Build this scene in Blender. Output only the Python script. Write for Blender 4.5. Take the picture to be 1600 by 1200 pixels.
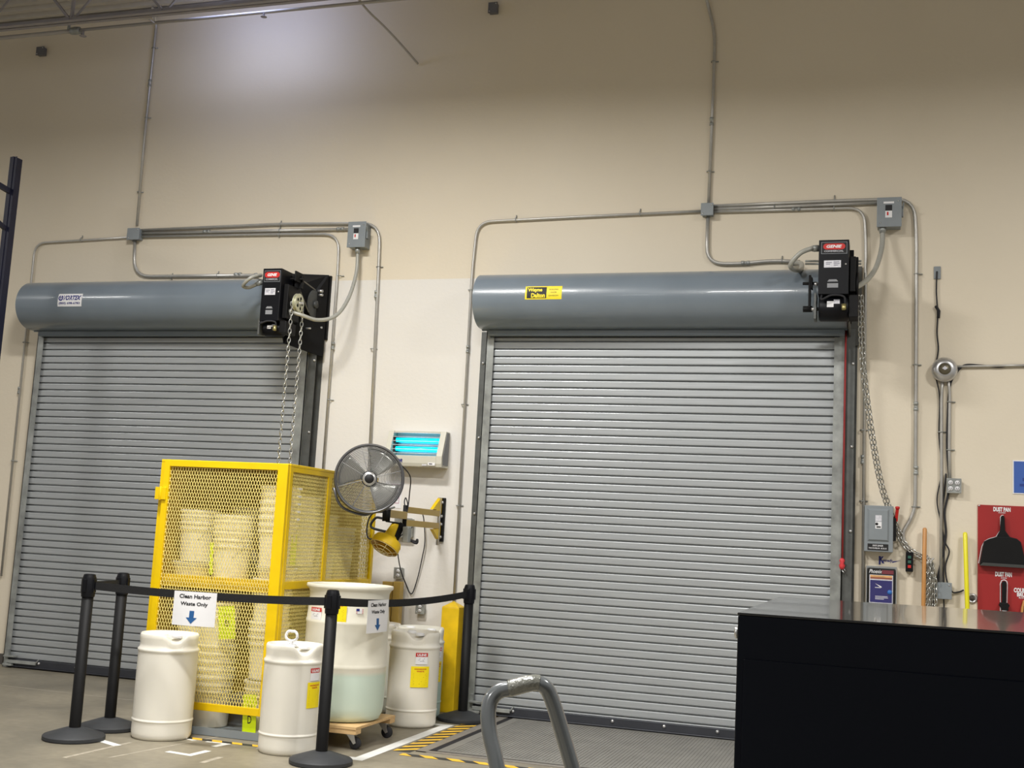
import bpy, bmesh, math, random
from mathutils import Vector, Matrix
random.seed(7)
for o in list(bpy.data.objects): bpy.data.objects.remove(o)
SC = bpy.context.scene
COL = SC.collection
PI = math.pi

# ------------------------------------------------------------------ camera
YAW, PITCH, ROLL, FPX = -0.310337, 0.131353, 0.0541401, 1842.92
CAM = Vector((0.0, -9.62956, 1.46))
_ca, _sa, _cb, _sb, _cc, _sc = math.cos(YAW), math.sin(YAW), math.cos(PITCH), math.sin(PITCH), math.cos(ROLL), math.sin(ROLL)
FWD = Vector((_sa*_cb, _ca*_cb, _sb))
_r0 = Vector((_ca, -_sa, 0)); _u0 = _r0.cross(FWD)
RGT = _cc*_r0 + _sc*_u0
UPV = -_sc*_r0 + _cc*_u0
cam_d = bpy.data.cameras.new('camera'); cam = bpy.data.objects.new('camera', cam_d); COL.objects.link(cam)
cam.matrix_world = Matrix(((RGT.x, UPV.x, -FWD.x, CAM.x), (RGT.y, UPV.y, -FWD.y, CAM.y), (RGT.z, UPV.z, -FWD.z, CAM.z), (0, 0, 0, 1)))
cam_d.sensor_width = 36; cam_d.lens = FPX*36/1600; cam_d.clip_end = 100
SC.camera = cam
# ------------------------------------------------------------------ view, world, lights
SC.view_settings.view_transform = 'Standard'; SC.view_settings.look = 'None'
SC.view_settings.gamma = 1; SC.view_settings.use_curve_mapping = False
SC.view_settings.exposure = 0.0
w = bpy.data.worlds.new('world'); SC.world = w; w.use_nodes = True
w.node_tree.nodes['Background'].inputs[0].default_value = (1.0, 0.97, 0.93, 1)
w.node_tree.nodes['Background'].inputs[1].default_value = 0.36
LAMPS = []
def area(loc, power, size=(1.2, 0.45), col=(1.0, 0.98, 0.95), spread=140, tilt=0.0):
    l = bpy.data.lights.new('high_bay_or_fill_light', 'AREA'); l.shape = 'RECTANGLE'; l.size, l.size_y = size
    l.energy = power; l.color = col; l.spread = math.radians(spread)
    o = bpy.data.objects.new('high_bay_or_fill_light', l); COL.objects.link(o); o.location = loc; o.rotation_euler = (tilt, 0, 0)
    LAMPS.append(o); return o
area((-4.2, -4.0, 5.85), 305, spread=170)
area((-1.8, -7.0, 5.95), 330, spread=170)
area((3.4, -4.6, 5.9), 255, spread=170)
area((-10.8, -4.5, 5.9), 105, spread=170)
area((-4.5, -12.5, 5.8), 240, spread=165)  # added fill from behind the camera, no fixture known there

# pixel helpers: a point of the 1600x1200 photograph carried onto a real plane of the room
def _ray(px, py): return FWD + RGT*((px-800)/FPX) + UPV*((600-py)/FPX)
def W(px, py, Y=0.1):
    d = _ray(px, py); return CAM + d*((Y-CAM.y)/d.y)
def F(px, py, Z=0.0):
    d = _ray(px, py); return CAM + d*((Z-CAM.z)/d.z)
def XP(px, py, X):
    d = _ray(px, py); return CAM + d*((X-CAM.x)/d.x)
WY = 0.10            # wall face

# ------------------------------------------------------------------ materials
MATS = {}
def mat(name, col, rough=0.5, metal=0.0, noise=0.0, nscale=8.0, bump=0.0, bscale=40.0, spec=0.5, emit=None, estr=0.0, coat=0.0, stretch=(1, 1, 1), trans=0.0, sss=0.0):
    if name in MATS: return MATS[name]
    m = bpy.data.materials.new(name); m.use_nodes = True; nt = m.node_tree; n = nt.nodes; L = nt.links
    b = n['Principled BSDF']
    b.inputs['Roughness'].default_value = rough; b.inputs['Metallic'].default_value = metal
    b.inputs['Specular IOR Level'].default_value = spec; b.inputs['Coat Weight'].default_value = coat
    b.inputs['Transmission Weight'].default_value = trans
    if sss:
        b.inputs['Subsurface Weight'].default_value = sss; b.inputs['Subsurface Radius'].default_value = (.05, .05, .04); b.inputs['Subsurface Scale'].default_value = 1.0
    tc = n.new('ShaderNodeTexCoord'); mp = n.new('ShaderNodeMapping'); mp.inputs['Scale'].default_value = stretch
    L.new(tc.outputs['Object'], mp.inputs['Vector'])
    ns = n.new('ShaderNodeTexNoise'); ns.inputs['Scale'].default_value = nscale; ns.inputs['Detail'].default_value = 5
    L.new(mp.outputs[0], ns.inputs['Vector'])
    mx = n.new('ShaderNodeMix'); mx.data_type = 'RGBA'
    a = tuple(c*(1-noise) for c in col); d = tuple(min(1, c*(1+noise)) for c in col)
    mx.inputs[6].default_value = (*a, 1); mx.inputs[7].default_value = (*d, 1)
    rp = n.new('ShaderNodeMapRange'); rp.inputs[1].default_value = .3; rp.inputs[2].default_value = .7
    L.new(ns.outputs['Fac'], rp.inputs[0]); L.new(rp.outputs[0], mx.inputs[0]); L.new(mx.outputs[2], b.inputs['Base Color'])
    if bump:
        n2 = n.new('ShaderNodeTexNoise'); n2.inputs['Scale'].default_value = bscale; L.new(mp.outputs[0], n2.inputs['Vector'])
        bp = n.new('ShaderNodeBump'); bp.inputs['Strength'].default_value = bump; bp.inputs['Distance'].default_value = 0.01
        L.new(n2.outputs['Fac'], bp.inputs['Height']); L.new(bp.outputs[0], b.inputs['Normal'])
    if emit:
        b.inputs['Emission Color'].default_value = (*emit, 1); b.inputs['Emission Strength'].default_value = estr
    MATS[name] = m; return m
def srgb(r, g, b):
    f = lambda v: (v/255/12.92) if v/255 <= 0.04045 else ((v/255+0.055)/1.055)**2.4
    return (f(r), f(g), f(b))
M_hood = mat('hood_paint', srgb(120, 131, 141), 0.28, 0.0, 0.05, 3, 0.05, 60, coat=0.3)
M_slat = mat('slat_steel', srgb(176, 180, 182), 0.36, 0.35, 0.09, 5, 0.0, 20, stretch=(.6, 1, 25))
M_galv = mat('galvanised', srgb(158, 161, 158), 0.4, 0.4, 0.30, 9, 0.08, 30)
M_galvd = mat('galvanised_dark', srgb(98, 100, 98), 0.5, 0.5, 0.15, 14)
M_cond = mat('conduit_steel', srgb(186, 184, 178), 0.36, 0.45, 0.06, 20)
M_flex = mat('flex_conduit', srgb(168, 168, 160), 0.4, 0.1, 0.05, 20)
M_box = mat('grey_enamel', srgb(135, 142, 146), 0.42, 0.0, 0.04, 12)
M_black = mat('black_enamel', srgb(13, 14, 19), 0.45, 0.0, 0.15, 10, spec=.22)
M_blackm = mat('black_matt', srgb(14, 14, 15), 0.6, 0.0, 0.15, 10, spec=.25)
M_rubber = mat('rubber', srgb(36, 36, 40), 0.75, 0.0, 0.15, 20)
M_belt = mat('belt_webbing', srgb(19, 19, 21), 0.85, 0.0, 0.1, 60, 0.3, 200)
M_base = mat('stanchion_base', srgb(48, 50, 53), 0.6, 0.0, 0.12, 14, 0.1, 40)
M_yel = mat('safety_yellow', srgb(238, 200, 0), 0.38, 0.0, 0.06, 6)
M_yelp = mat('post_yellow', srgb(236, 196, 20), 0.45, 0.0, 0.12, 8, 0.06, 20)
M_white = mat('white_paper', srgb(236, 236, 238), 0.6, 0.0, 0.02, 6)
M_sil = mat('silver_label', srgb(215, 215, 222), 0.45, 0.1, 0.12, 60)
M_ink = mat('black_ink', srgb(22, 22, 24), 0.6)
M_blue = mat('blue_print', srgb(36, 92, 150), 0.6)
M_navy = mat('navy_print', srgb(30, 36, 120), 0.5)
M_red = mat('red_print', srgb(200, 40, 36), 0.5)
M_lyel = mat('label_yellow', srgb(250, 226, 12), 0.5, 0, .03, 20)
M_neon = mat('neon_label', srgb(222, 246, 8), 0.5, 0, .05, 20)
M_drum = mat('poly_white', srgb(232, 228, 216), 0.42, 0, 0.03, 4, 0.0, 10, sss=.15)
M_pail = mat('pail_plastic', srgb(248, 243, 228), 0.35, 0, 0.03, 6, sss=.1)
M_chrome = mat('bright_steel', srgb(205, 205, 205), 0.3, 0.8, .05, 20)
M_zinc = mat('zinc_chain', srgb(190, 190, 185), 0.28, 0.9, .1, 60)
M_wood = mat('plywood', srgb(206, 172, 122), 0.6, 0, .14, 6, stretch=(1, 9, 20))
M_broom = mat('varnished_wood', srgb(196, 140, 80), 0.4, 0, .14, 6, stretch=(12, 12, 1))
M_tan = mat('arm_tan', srgb(188, 160, 86), 0.45, 0, .06, 8)
M_beige = mat('trap_plastic', srgb(206, 204, 190), 0.4, 0, .03, 6)
M_uv = mat('uv_tube', (0.0, .55, .75), 0.3, emit=(0.0, 0.72, 1.0), estr=2.2)
M_redb = mat('red_board', srgb(160, 40, 40), 0.4, 0, .05, 4)
M_rope = mat('red_rope', srgb(150, 44, 44), 0.7)
M_rackb = mat('rack_blue', srgb(26, 28, 50), 0.5, 0, .1, 8)
M_tape = mat('white_tape', srgb(226, 226, 222), 0.6, 0, .06, 12)
M_hyel = mat('hazard_yellow', srgb(240, 190, 56), 0.55, 0, .1, 14)
M_hblk = mat('hazard_black', srgb(52, 52, 50), 0.6, 0, .1, 14)
M_truck = mat('truck_grey', srgb(98, 102, 104), 0.22, 0.1, .06, 14, coat=.6)
M_wrap = mat('clear_wrap', srgb(112, 113, 106), 0.25, 0, .2, 25, .5, 60, coat=.8)
M_cabtop = mat('cabinet_top', srgb(40, 41, 44), 0.13, .6, .05, 4, coat=.5)
M_cab = mat('cabinet_black', srgb(6, 11, 22), 0.4, 0, .1, 3, spec=.15)
M_steelw = mat('joist_steel', srgb(150, 147, 152), 0.6, 0, .08, 6)
M_pipe = mat('pipe_paint', srgb(168, 164, 160), 0.5, 0, .05, 6)
M_green = mat('green_button', srgb(50, 96, 84), 0.4)
M_blued = mat('label_blue', srgb(52, 50, 110), 0.4, 0, .06, 6)
M_blues = mat('sign_blue', srgb(62, 98, 176), 0.45, 0, .05, 6)
M_orange = mat('orange_print', srgb(222, 170, 110), 0.5, 0, .2, 12)
M_glass = mat('lens', (.75, .55, .15), 0.1, trans=.3)
M_fan = mat('fan_paint', srgb(96, 96, 98), 0.35, .4, .05, 6)
M_blade = mat('fan_blade', srgb(168, 168, 162), 0.32, .7, .05, 6)
M_tread = mat('tread_steel', srgb(134, 132, 126), 0.55, .2, .12, 5, .06, 30)
M_lamp = mat('lamp_lens', (.9, .93, 1), .4, emit=(.82, .88, 1.0), estr=6)

# wall: beige eggshell paint with a lighter repainted patch between the doors
def wall_mat():
    m = bpy.data.materials.new('wall_paint'); m.use_nodes = True; nt = m.node_tree; n = nt.nodes; L = nt.links
    b = n['Principled BSDF']; b.inputs['Roughness'].default_value = .55; b.inputs['Specular IOR Level'].default_value = .3
    g = n.new('ShaderNodeNewGeometry'); ns = n.new('ShaderNodeTexNoise'); ns.inputs['Scale'].default_value = 1.3; ns.inputs['Detail'].default_value = 6
    L.new(g.outputs['Position'], ns.inputs['Vector'])
    mx = n.new('ShaderNodeMix'); mx.data_type = 'RGBA'
    mx.inputs[6].default_value = (*srgb(222, 211, 190), 1); mx.inputs[7].default_value = (*srgb(230, 220, 200), 1)
    L.new(ns.outputs['Fac'], mx.inputs[0])
    sep = n.new('ShaderNodeSeparateXYZ'); L.new(g.outputs['Position'], sep.inputs[0])
    def cmp(op, sock, v):
        q = n.new('ShaderNodeMath'); q.operation = op; L.new(sock, q.inputs[0]); q.inputs[1].default_value = v; return q.outputs[0]
    def mul(a, b_):
        q = n.new('ShaderNodeMath'); q.operation = 'MULTIPLY'; L.new(a, q.inputs[0]); L.new(b_, q.inputs[1]); return q.outputs[0]
    a = mul(mul(cmp('LESS_THAN', sep.outputs[2], 3.76), cmp('GREATER_THAN', sep.outputs[0], -5.6)), cmp('LESS_THAN', sep.outputs[0], -3.1))
    m2 = n.new('ShaderNodeMix'); m2.data_type = 'RGBA'; L.new(a, m2.inputs[0]); L.new(mx.outputs[2], m2.inputs[6]); m2.inputs[7].default_value = (*srgb(229, 226, 220), 1)
    L.new(m2.outputs[2], b.inputs['Base Color'])
    n2 = n.new('ShaderNodeTexNoise'); n2.inputs['Scale'].default_value = 30; L.new(g.outputs['Position'], n2.inputs['Vector'])
    bp = n.new('ShaderNodeBump'); bp.inputs['Strength'].default_value = .12; bp.inputs['Distance'].default_value = .01
    L.new(n2.outputs['Fac'], bp.inputs['Height']); L.new(bp.outputs[0], b.inputs['Normal'])
    return m
def floor_mat():
    m = bpy.data.materials.new('concrete'); m.use_nodes = True; nt = m.node_tree; n = nt.nodes; L = nt.links
    b = n['Principled BSDF']; g = n.new('ShaderNodeNewGeometry')
    ns = n.new('ShaderNodeTexNoise'); ns.inputs['Scale'].default_value = .9; ns.inputs['Detail'].default_value = 9; ns.inputs['Roughness'].default_value = .62
    L.new(g.outputs['Position'], ns.inputs['Vector'])
    cr = n.new('ShaderNodeValToRGB'); L.new(ns.outputs['Fac'], cr.inputs[0])
    cr.color_ramp.elements[0].position = .38; cr.color_ramp.elements[0].color = (*srgb(120, 114, 100), 1)
    cr.color_ramp.elements[1].position = .64; cr.color_ramp.elements[1].color = (*srgb(150, 142, 124), 1)
    n3 = n.new('ShaderNodeTexNoise'); n3.inputs['Scale'].default_value = 18; n3.inputs['Detail'].default_value = 4; L.new(g.outputs['Position'], n3.inputs['Vector'])
    mx = n.new('ShaderNodeMix'); mx.data_type = 'RGBA'; mx.blend_type = 'MULTIPLY'; mx.inputs[0].default_value = .35
    L.new(cr.outputs[0], mx.inputs[6]); L.new(n3.outputs['Fac'], mx.inputs[7])
    gn = n.new('ShaderNodeMix'); gn.data_type = 'RGBA'; gn.blend_type = 'MULTIPLY'; gn.inputs[0].default_value = 1; gn.inputs[7].default_value = (1.15, 1.15, 1.15, 1)
    L.new(mx.outputs[2], gn.inputs[6]); L.new(gn.outputs[2], b.inputs['Base Color'])
    mr = n.new('ShaderNodeMapRange'); mr.inputs[3].default_value = .32; mr.inputs[4].default_value = .6; L.new(ns.outputs['Fac'], mr.inputs[0]); L.new(mr.outputs[0], b.inputs['Roughness'])
    return m
def drum_mat(name, c_top, c_liq, zl, z0=0):
    m = bpy.data.materials.new(name); m.use_nodes = True; nt = m.node_tree; n = nt.nodes; L = nt.links
    b = n['Principled BSDF']; b.inputs['Roughness'].default_value = .4
    b.inputs['Subsurface Weight'].default_value = .12; b.inputs['Subsurface Radius'].default_value = (.05, .05, .05); b.inputs['Subsurface Scale'].default_value = 1.0
    tc = n.new('ShaderNodeTexCoord'); sp = n.new('ShaderNodeSeparateXYZ'); L.new(tc.outputs['Object'], sp.inputs[0])
    mr = n.new('ShaderNodeMapRange'); mr.inputs[1].default_value = zl-.015; mr.inputs[2].default_value = zl+.015; L.new(sp.outputs[2], mr.inputs[0])
    mx = n.new('ShaderNodeMix'); mx.data_type = 'RGBA'; L.new(mr.outputs[0], mx.inputs[0])
    mx.inputs[6].default_value = (*c_liq, 1); mx.inputs[7].default_value = (*c_top, 1); L.new(mx.outputs[2], b.inputs['Base Color'])
    return m

# ------------------------------------------------------------------ mesh builder
class MB:
    def __init__(s): s.b = bmesh.new(); s.mi = 0
    def _tag(s, fs, smooth=False):
        for f in fs: f.material_index = s.mi; f.smooth = smooth
    def box(s, c, size, M=None):
        c = Vector(c); hx, hy, hz = size[0]/2, size[1]/2, size[2]/2; vs = []
        for dx in (-hx, hx):
            for dy in (-hy, hy):
                for dz in (-hz, hz):
                    p = Vector((dx, dy, dz));  p = (M @ p if M else p) + c
                    vs.append(s.b.verts.new(p))
        fs = [s.b.faces.new([vs[i] for i in q]) for q in ((0, 1, 3, 2), (4, 6, 7, 5), (0, 4, 5, 1), (2, 3, 7, 6), (0, 2, 6, 4), (1, 5, 7, 3))]
        s._tag(fs); return s
    def span(s, a, b): # box from corner to corner
        a, b = Vector(a), Vector(b); return s.box((a+b)/2, [abs(v) for v in (b-a)])
    def bar(s, p, q, w_, h_, up=Vector((0, 0, 1))):
        p, q = Vector(p), Vector(q); d = (q-p); l = d.length
        if l < 1e-6: return s
        d.normalize(); u = Vector(up)
        if abs(d.dot(u)) > .98: u = Vector((0, 1, 0))
        r = d.cross(u).normalized(); u = r.cross(d)
        return s.box((p+q)/2, (w_, l, h_), Matrix((r, d, u)).transposed())
    def prism(s, pts, vec):
        vec = Vector(vec); a = [s.b.verts.new(Vector(p)) for p in pts]; b = [s.b.verts.new(Vector(p)+vec) for p in pts]; n = len(a)
        fs = [s.b.faces.new(a[::-1]), s.b.faces.new(b)] + [s.b.faces.new((a[i], a[(i+1) % n], b[(i+1) % n], b[i])) for i in range(n)]
        s._tag(fs); return s
    def quad(s, pts):
        s._tag([s.b.faces.new([s.b.verts.new(Vector(p)) for p in pts])]); return s
    def tube(s, path, r, seg=8, closed=False, smooth=True, caps=True):
        P = [Vector(p) for p in path]; n = len(P); rings = []; prev = None
        for i in range(n):
            if closed: t = P[(i+1) % n]-P[i-1]
            else: t = P[min(i+1, n-1)]-P[max(i-1, 0)]
            t.normalize()
            if prev is None:
                u = Vector((0, 0, 1)) if abs(t.z) < .9 else Vector((1, 0, 0))
                u = (u - t*u.dot(t)).normalized()
            else:
                u = (prev - t*prev.dot(t)).normalized()
            prev = u; v = t.cross(u); rr = r[i] if isinstance(r, (list, tuple)) else r
            rings.append([s.b.verts.new(P[i] + (u*math.cos(2*PI*k/seg)+v*math.sin(2*PI*k/seg))*rr) for k in range(seg)])
        fs = []
        for i in range(n if closed else n-1):
            a, b = rings[i], rings[(i+1) % n]
            for k in range(seg): fs.append(s.b.faces.new((a[k], a[(k+1) % seg], b[(k+1) % seg], b[k])))
        s._tag(fs, smooth)
        if not closed and caps:
            s._tag([s.b.faces.new(rings[0][::-1]), s.b.faces.new(rings[-1])])
        return s
    def lathe(s, prof, c=(0, 0, 0), seg=40, M=None, smooth=True):
        c = Vector(c); rings = []
        for r, z in prof:
            if r < 1e-6:
                p = Vector((0, 0, z)); rings.append([s.b.verts.new((M @ p if M else p)+c)]); continue
            rg = []
            for k in range(seg):
                p = Vector((r*math.cos(2*PI*k/seg), r*math.sin(2*PI*k/seg), z)); rg.append(s.b.verts.new((M @ p if M else p)+c))
            rings.append(rg)
        fs = []
        for a, b in zip(rings, rings[1:]):
            for k in range(seg):
                if len(a) == 1 and len(b) == 1: continue
                if len(a) == 1: fs.append(s.b.faces.new((a[0], b[(k+1) % seg], b[k])))
                elif len(b) == 1: fs.append(s.b.faces.new((a[k], a[(k+1) % seg], b[0])))
                else: fs.append(s.b.faces.new((a[k], a[(k+1) % seg], b[(k+1) % seg], b[k])))
        s._tag(fs, smooth); return s
    def build(s, name, m, parent=None, org=None, bevel=0.0, auto=None, solid=0.0):
        me = bpy.data.meshes.new(name)
        if parent is not None: base = Vector(parent['_o'])
        else: base = Vector(org) if org is not None else Vector((0, 0, 0))
        bmesh.ops.recalc_face_normals(s.b, faces=s.b.faces[:])
        bmesh.ops.translate(s.b, verts=s.b.verts[:], vec=-base)
        s.b.to_mesh(me); s.b.free()
        for mm in (m if isinstance(m, (list, tuple)) else [m]): me.materials.append(mm)
        o = bpy.data.objects.new(name, me); COL.objects.link(o); o['_o'] = tuple(base)
        if parent is not None: o.parent = parent
        else: o.location = base
        if bevel:
            md = o.modifiers.new('bevel', 'BEVEL'); md.width = bevel; md.segments = 2; md.limit_method = 'ANGLE'; md.angle_limit = math.radians(50)
        if solid:
            md = o.modifiers.new('solid', 'SOLIDIFY'); md.thickness = solid; md.offset = 0
        if auto is not None:
            for p in me.polygons: p.use_smooth = True
            me.set_sharp_from_angle(angle=math.radians(auto))
        return o
def thing(name, loc, label, cat, group=None, kind=None):
    o = bpy.data.objects.new(name, None); COL.objects.link(o); o.location = loc; o.empty_display_size = .1
    o['_o'] = tuple(Vector(loc)); return tag(o, label, cat, group, kind)
def tag(o, label=None, cat=None, group=None, kind=None):
    if label: o['label'] = label
    if cat: o['category'] = cat
    if group: o['group'] = group
    if kind: o['kind'] = kind
    return o
def rounded(path, rad=.1, n=6):
    """polyline with its inner corners rounded"""
    P = [Vector(p) for p in path]; out = [P[0]]
    for i in range(1, len(P)-1):
        a, b, c = P[i-1], P[i], P[i+1]; r = min(rad, (a-b).length*.49, (c-b).length*.49)
        p, q = b+(a-b).normalized()*r, b+(c-b).normalized()*r
        for k in range(n+1):
            t = k/n; out.append(p*(1-t)**2+b*2*t*(1-t)+q*t*t)
    out.append(P[-1]); return out
def spline(path, n=8):
    P = [Vector(p) for p in path]; P = [P[0]*2-P[1]]+P+[P[-1]*2-P[-2]]; out = []
    for i in range(1, len(P)-2):
        a, b, c, d = P[i-1:i+3]
        for k in range(n):
            t = k/n; out.append(.5*((2*b)+(c-a)*t+(2*a-5*b+4*c-d)*t*t+(3*b-a-3*c+d)*t**3))
    out.append(P[-2]); return out
def chain_mb(path, pitch=.032, wire=.0035, width=.011):
    """interlocked oval links along a path"""
    P = [Vector(p) for p in path]; mb = MB(); L = [0]
    for a, b in zip(P, P[1:]): L.append(L[-1]+(b-a).length)
    n = int(L[-1]/pitch)
    def at(s_):
        for i in range(len(P)-1):
            if L[i+1] >= s_: t = (s_-L[i])/max(1e-9, L[i+1]-L[i]); return P[i].lerp(P[i+1], t)
        return P[-1]
    for k in range(n):
        c = at((k+.5)*pitch); d = (at(min(L[-1], (k+1)*pitch))-at(k*pitch)).normalized()
        s0 = Vector((1, 0, 0)) if abs(d.x) < .8 else Vector((0, 1, 0)); s0 = (s0-d*s0.dot(d)).normalized(); s1 = d.cross(s0)
        ang = PI/4 if k % 2 else -PI/4
        sd = s0*math.cos(ang)+s1*math.sin(ang); h = pitch*.62; ring = []
        for j in range(10):
            a = 2*PI*j/10; ring.append(c+d*(h*math.cos(a))+sd*(width*math.sin(a)))
        mb.tube(ring, wire, 5, closed=True)
    return mb
def text_mesh(txt, bold=0.0, shear=0.0):
    cu = bpy.data.curves.new('t', 'FONT'); cu.body = txt; cu.size = 1; cu.offset = bold; cu.shear = shear; cu.resolution_u = 3; cu.align_x = 'LEFT'
    ob = bpy.data.objects.new('t', cu); COL.objects.link(ob)
    me = bpy.data.meshes.new_from_object(ob); bpy.data.objects.remove(ob); bpy.data.curves.remove(cu); return me
def lettering(lines, m, parent, mapf, name='lettering', bold=.02, shear=0):
    """lines: (text, u0, v0, width, height) boxes; mapf(u, v, lift) -> world point"""
    mb = MB()
    for txt, u0, v0, wd, ht in lines:
        me = text_mesh(txt, bold, shear)
        if not me.vertices: continue
        xs = [v.co.x for v in me.vertices]; ys = [v.co.y for v in me.vertices]; x0, x1, y0, y1 = min(xs), max(xs), min(ys), max(ys)
        off = len(mb.b.verts); vs = []
        for v in me.vertices:
            vs.append(mb.b.verts.new(mapf(u0+(v.co.x-x0)/(x1-x0)*wd, v0+(v.co.y-y0)/(y1-y0)*ht, .0012)))
        for p in me.polygons:
            try: mb.b.faces.new([vs[i] for i in p.vertices])
            except ValueError: pass
        bpy.data.meshes.remove(me)
    return mb.build(name, m, parent)
def flat(o, r=Vector((1, 0, 0)), u=Vector((0, 0, 1))):
    o, r, u = Vector(o), Vector(r).normalized(), Vector(u).normalized(); nrm = r.cross(u)
    return lambda a, b, l: o + r*a + u*b + nrm*l
def patch(mapf, u0, v0, u1, v1, m, parent, name, nu=1, lift=.0006, th=.0):
    mb = MB(); g = [[mb.b.verts.new(mapf(u0+(u1-u0)*i/nu, v, lift)) for i in range(nu+1)] for v in (v0, v1)]
    for i in range(nu): mb.b.faces.new((g[0][i], g[0][i+1], g[1][i+1], g[1][i]))
    return mb.build(name, m, parent)
def wflat(px, py, Y, dn=0):
    """flat map on a wall-parallel plane, origin at the pixel's point"""
    return flat(W(px, py, Y))
def link(o): return o

# ================================================================== SETTING
mb = MB(); mb.span((-18, WY, -.2), (8, WY+.3, 6.62)); wall = mb.build('wall_back', wall_mat()); tag(wall, kind='structure')
mb = MB(); mb.span((-18, -18, -.2), (8, WY+.3, 0)); fl = mb.build('floor', floor_mat()); tag(fl, kind='structure')
mb = MB()
x = -18.0; yy = -18.0
prof = []
while yy < WY:   # trapezoid roof deck, ribs running along the wall
    prof += [(yy, 6.62), (yy+.045, 6.62), (yy+.06, 6.66), (yy+.135, 6.66), (yy+.15, 6.62)]; yy += .15
pts = [(-18, a, b) for a, b in prof]; vs0 = [mb.b.verts.new(p) for p in pts]; vs1 = [mb.b.verts.new((8, p[1], p[2])) for p in pts]
for i in range(len(pts)-1):
    if (Vector(pts[i])-Vector(pts[i+1])).length > 1e-6: mb.b.faces.new((vs0[i], vs0[i+1], vs1[i+1], vs1[i]))
ceil = mb.build('ceiling', mat('roof_deck', srgb(196, 192, 186), .6, 0, .08, 3)); tag(ceil, kind='structure')
mb = MB(); mb.span((-10, WY-.012, 0), (-8.12, WY, .1)); tag(mb.build('baseboard_back', mat('cove_base', srgb(86, 82, 78), .6)), kind='structure')
mb = MB(); mb.span((-4.9, WY-.012, 0), (-3.46, WY, .1)); tag(mb.build('baseboard_back', MATS['cove_base']), kind='structure')

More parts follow.
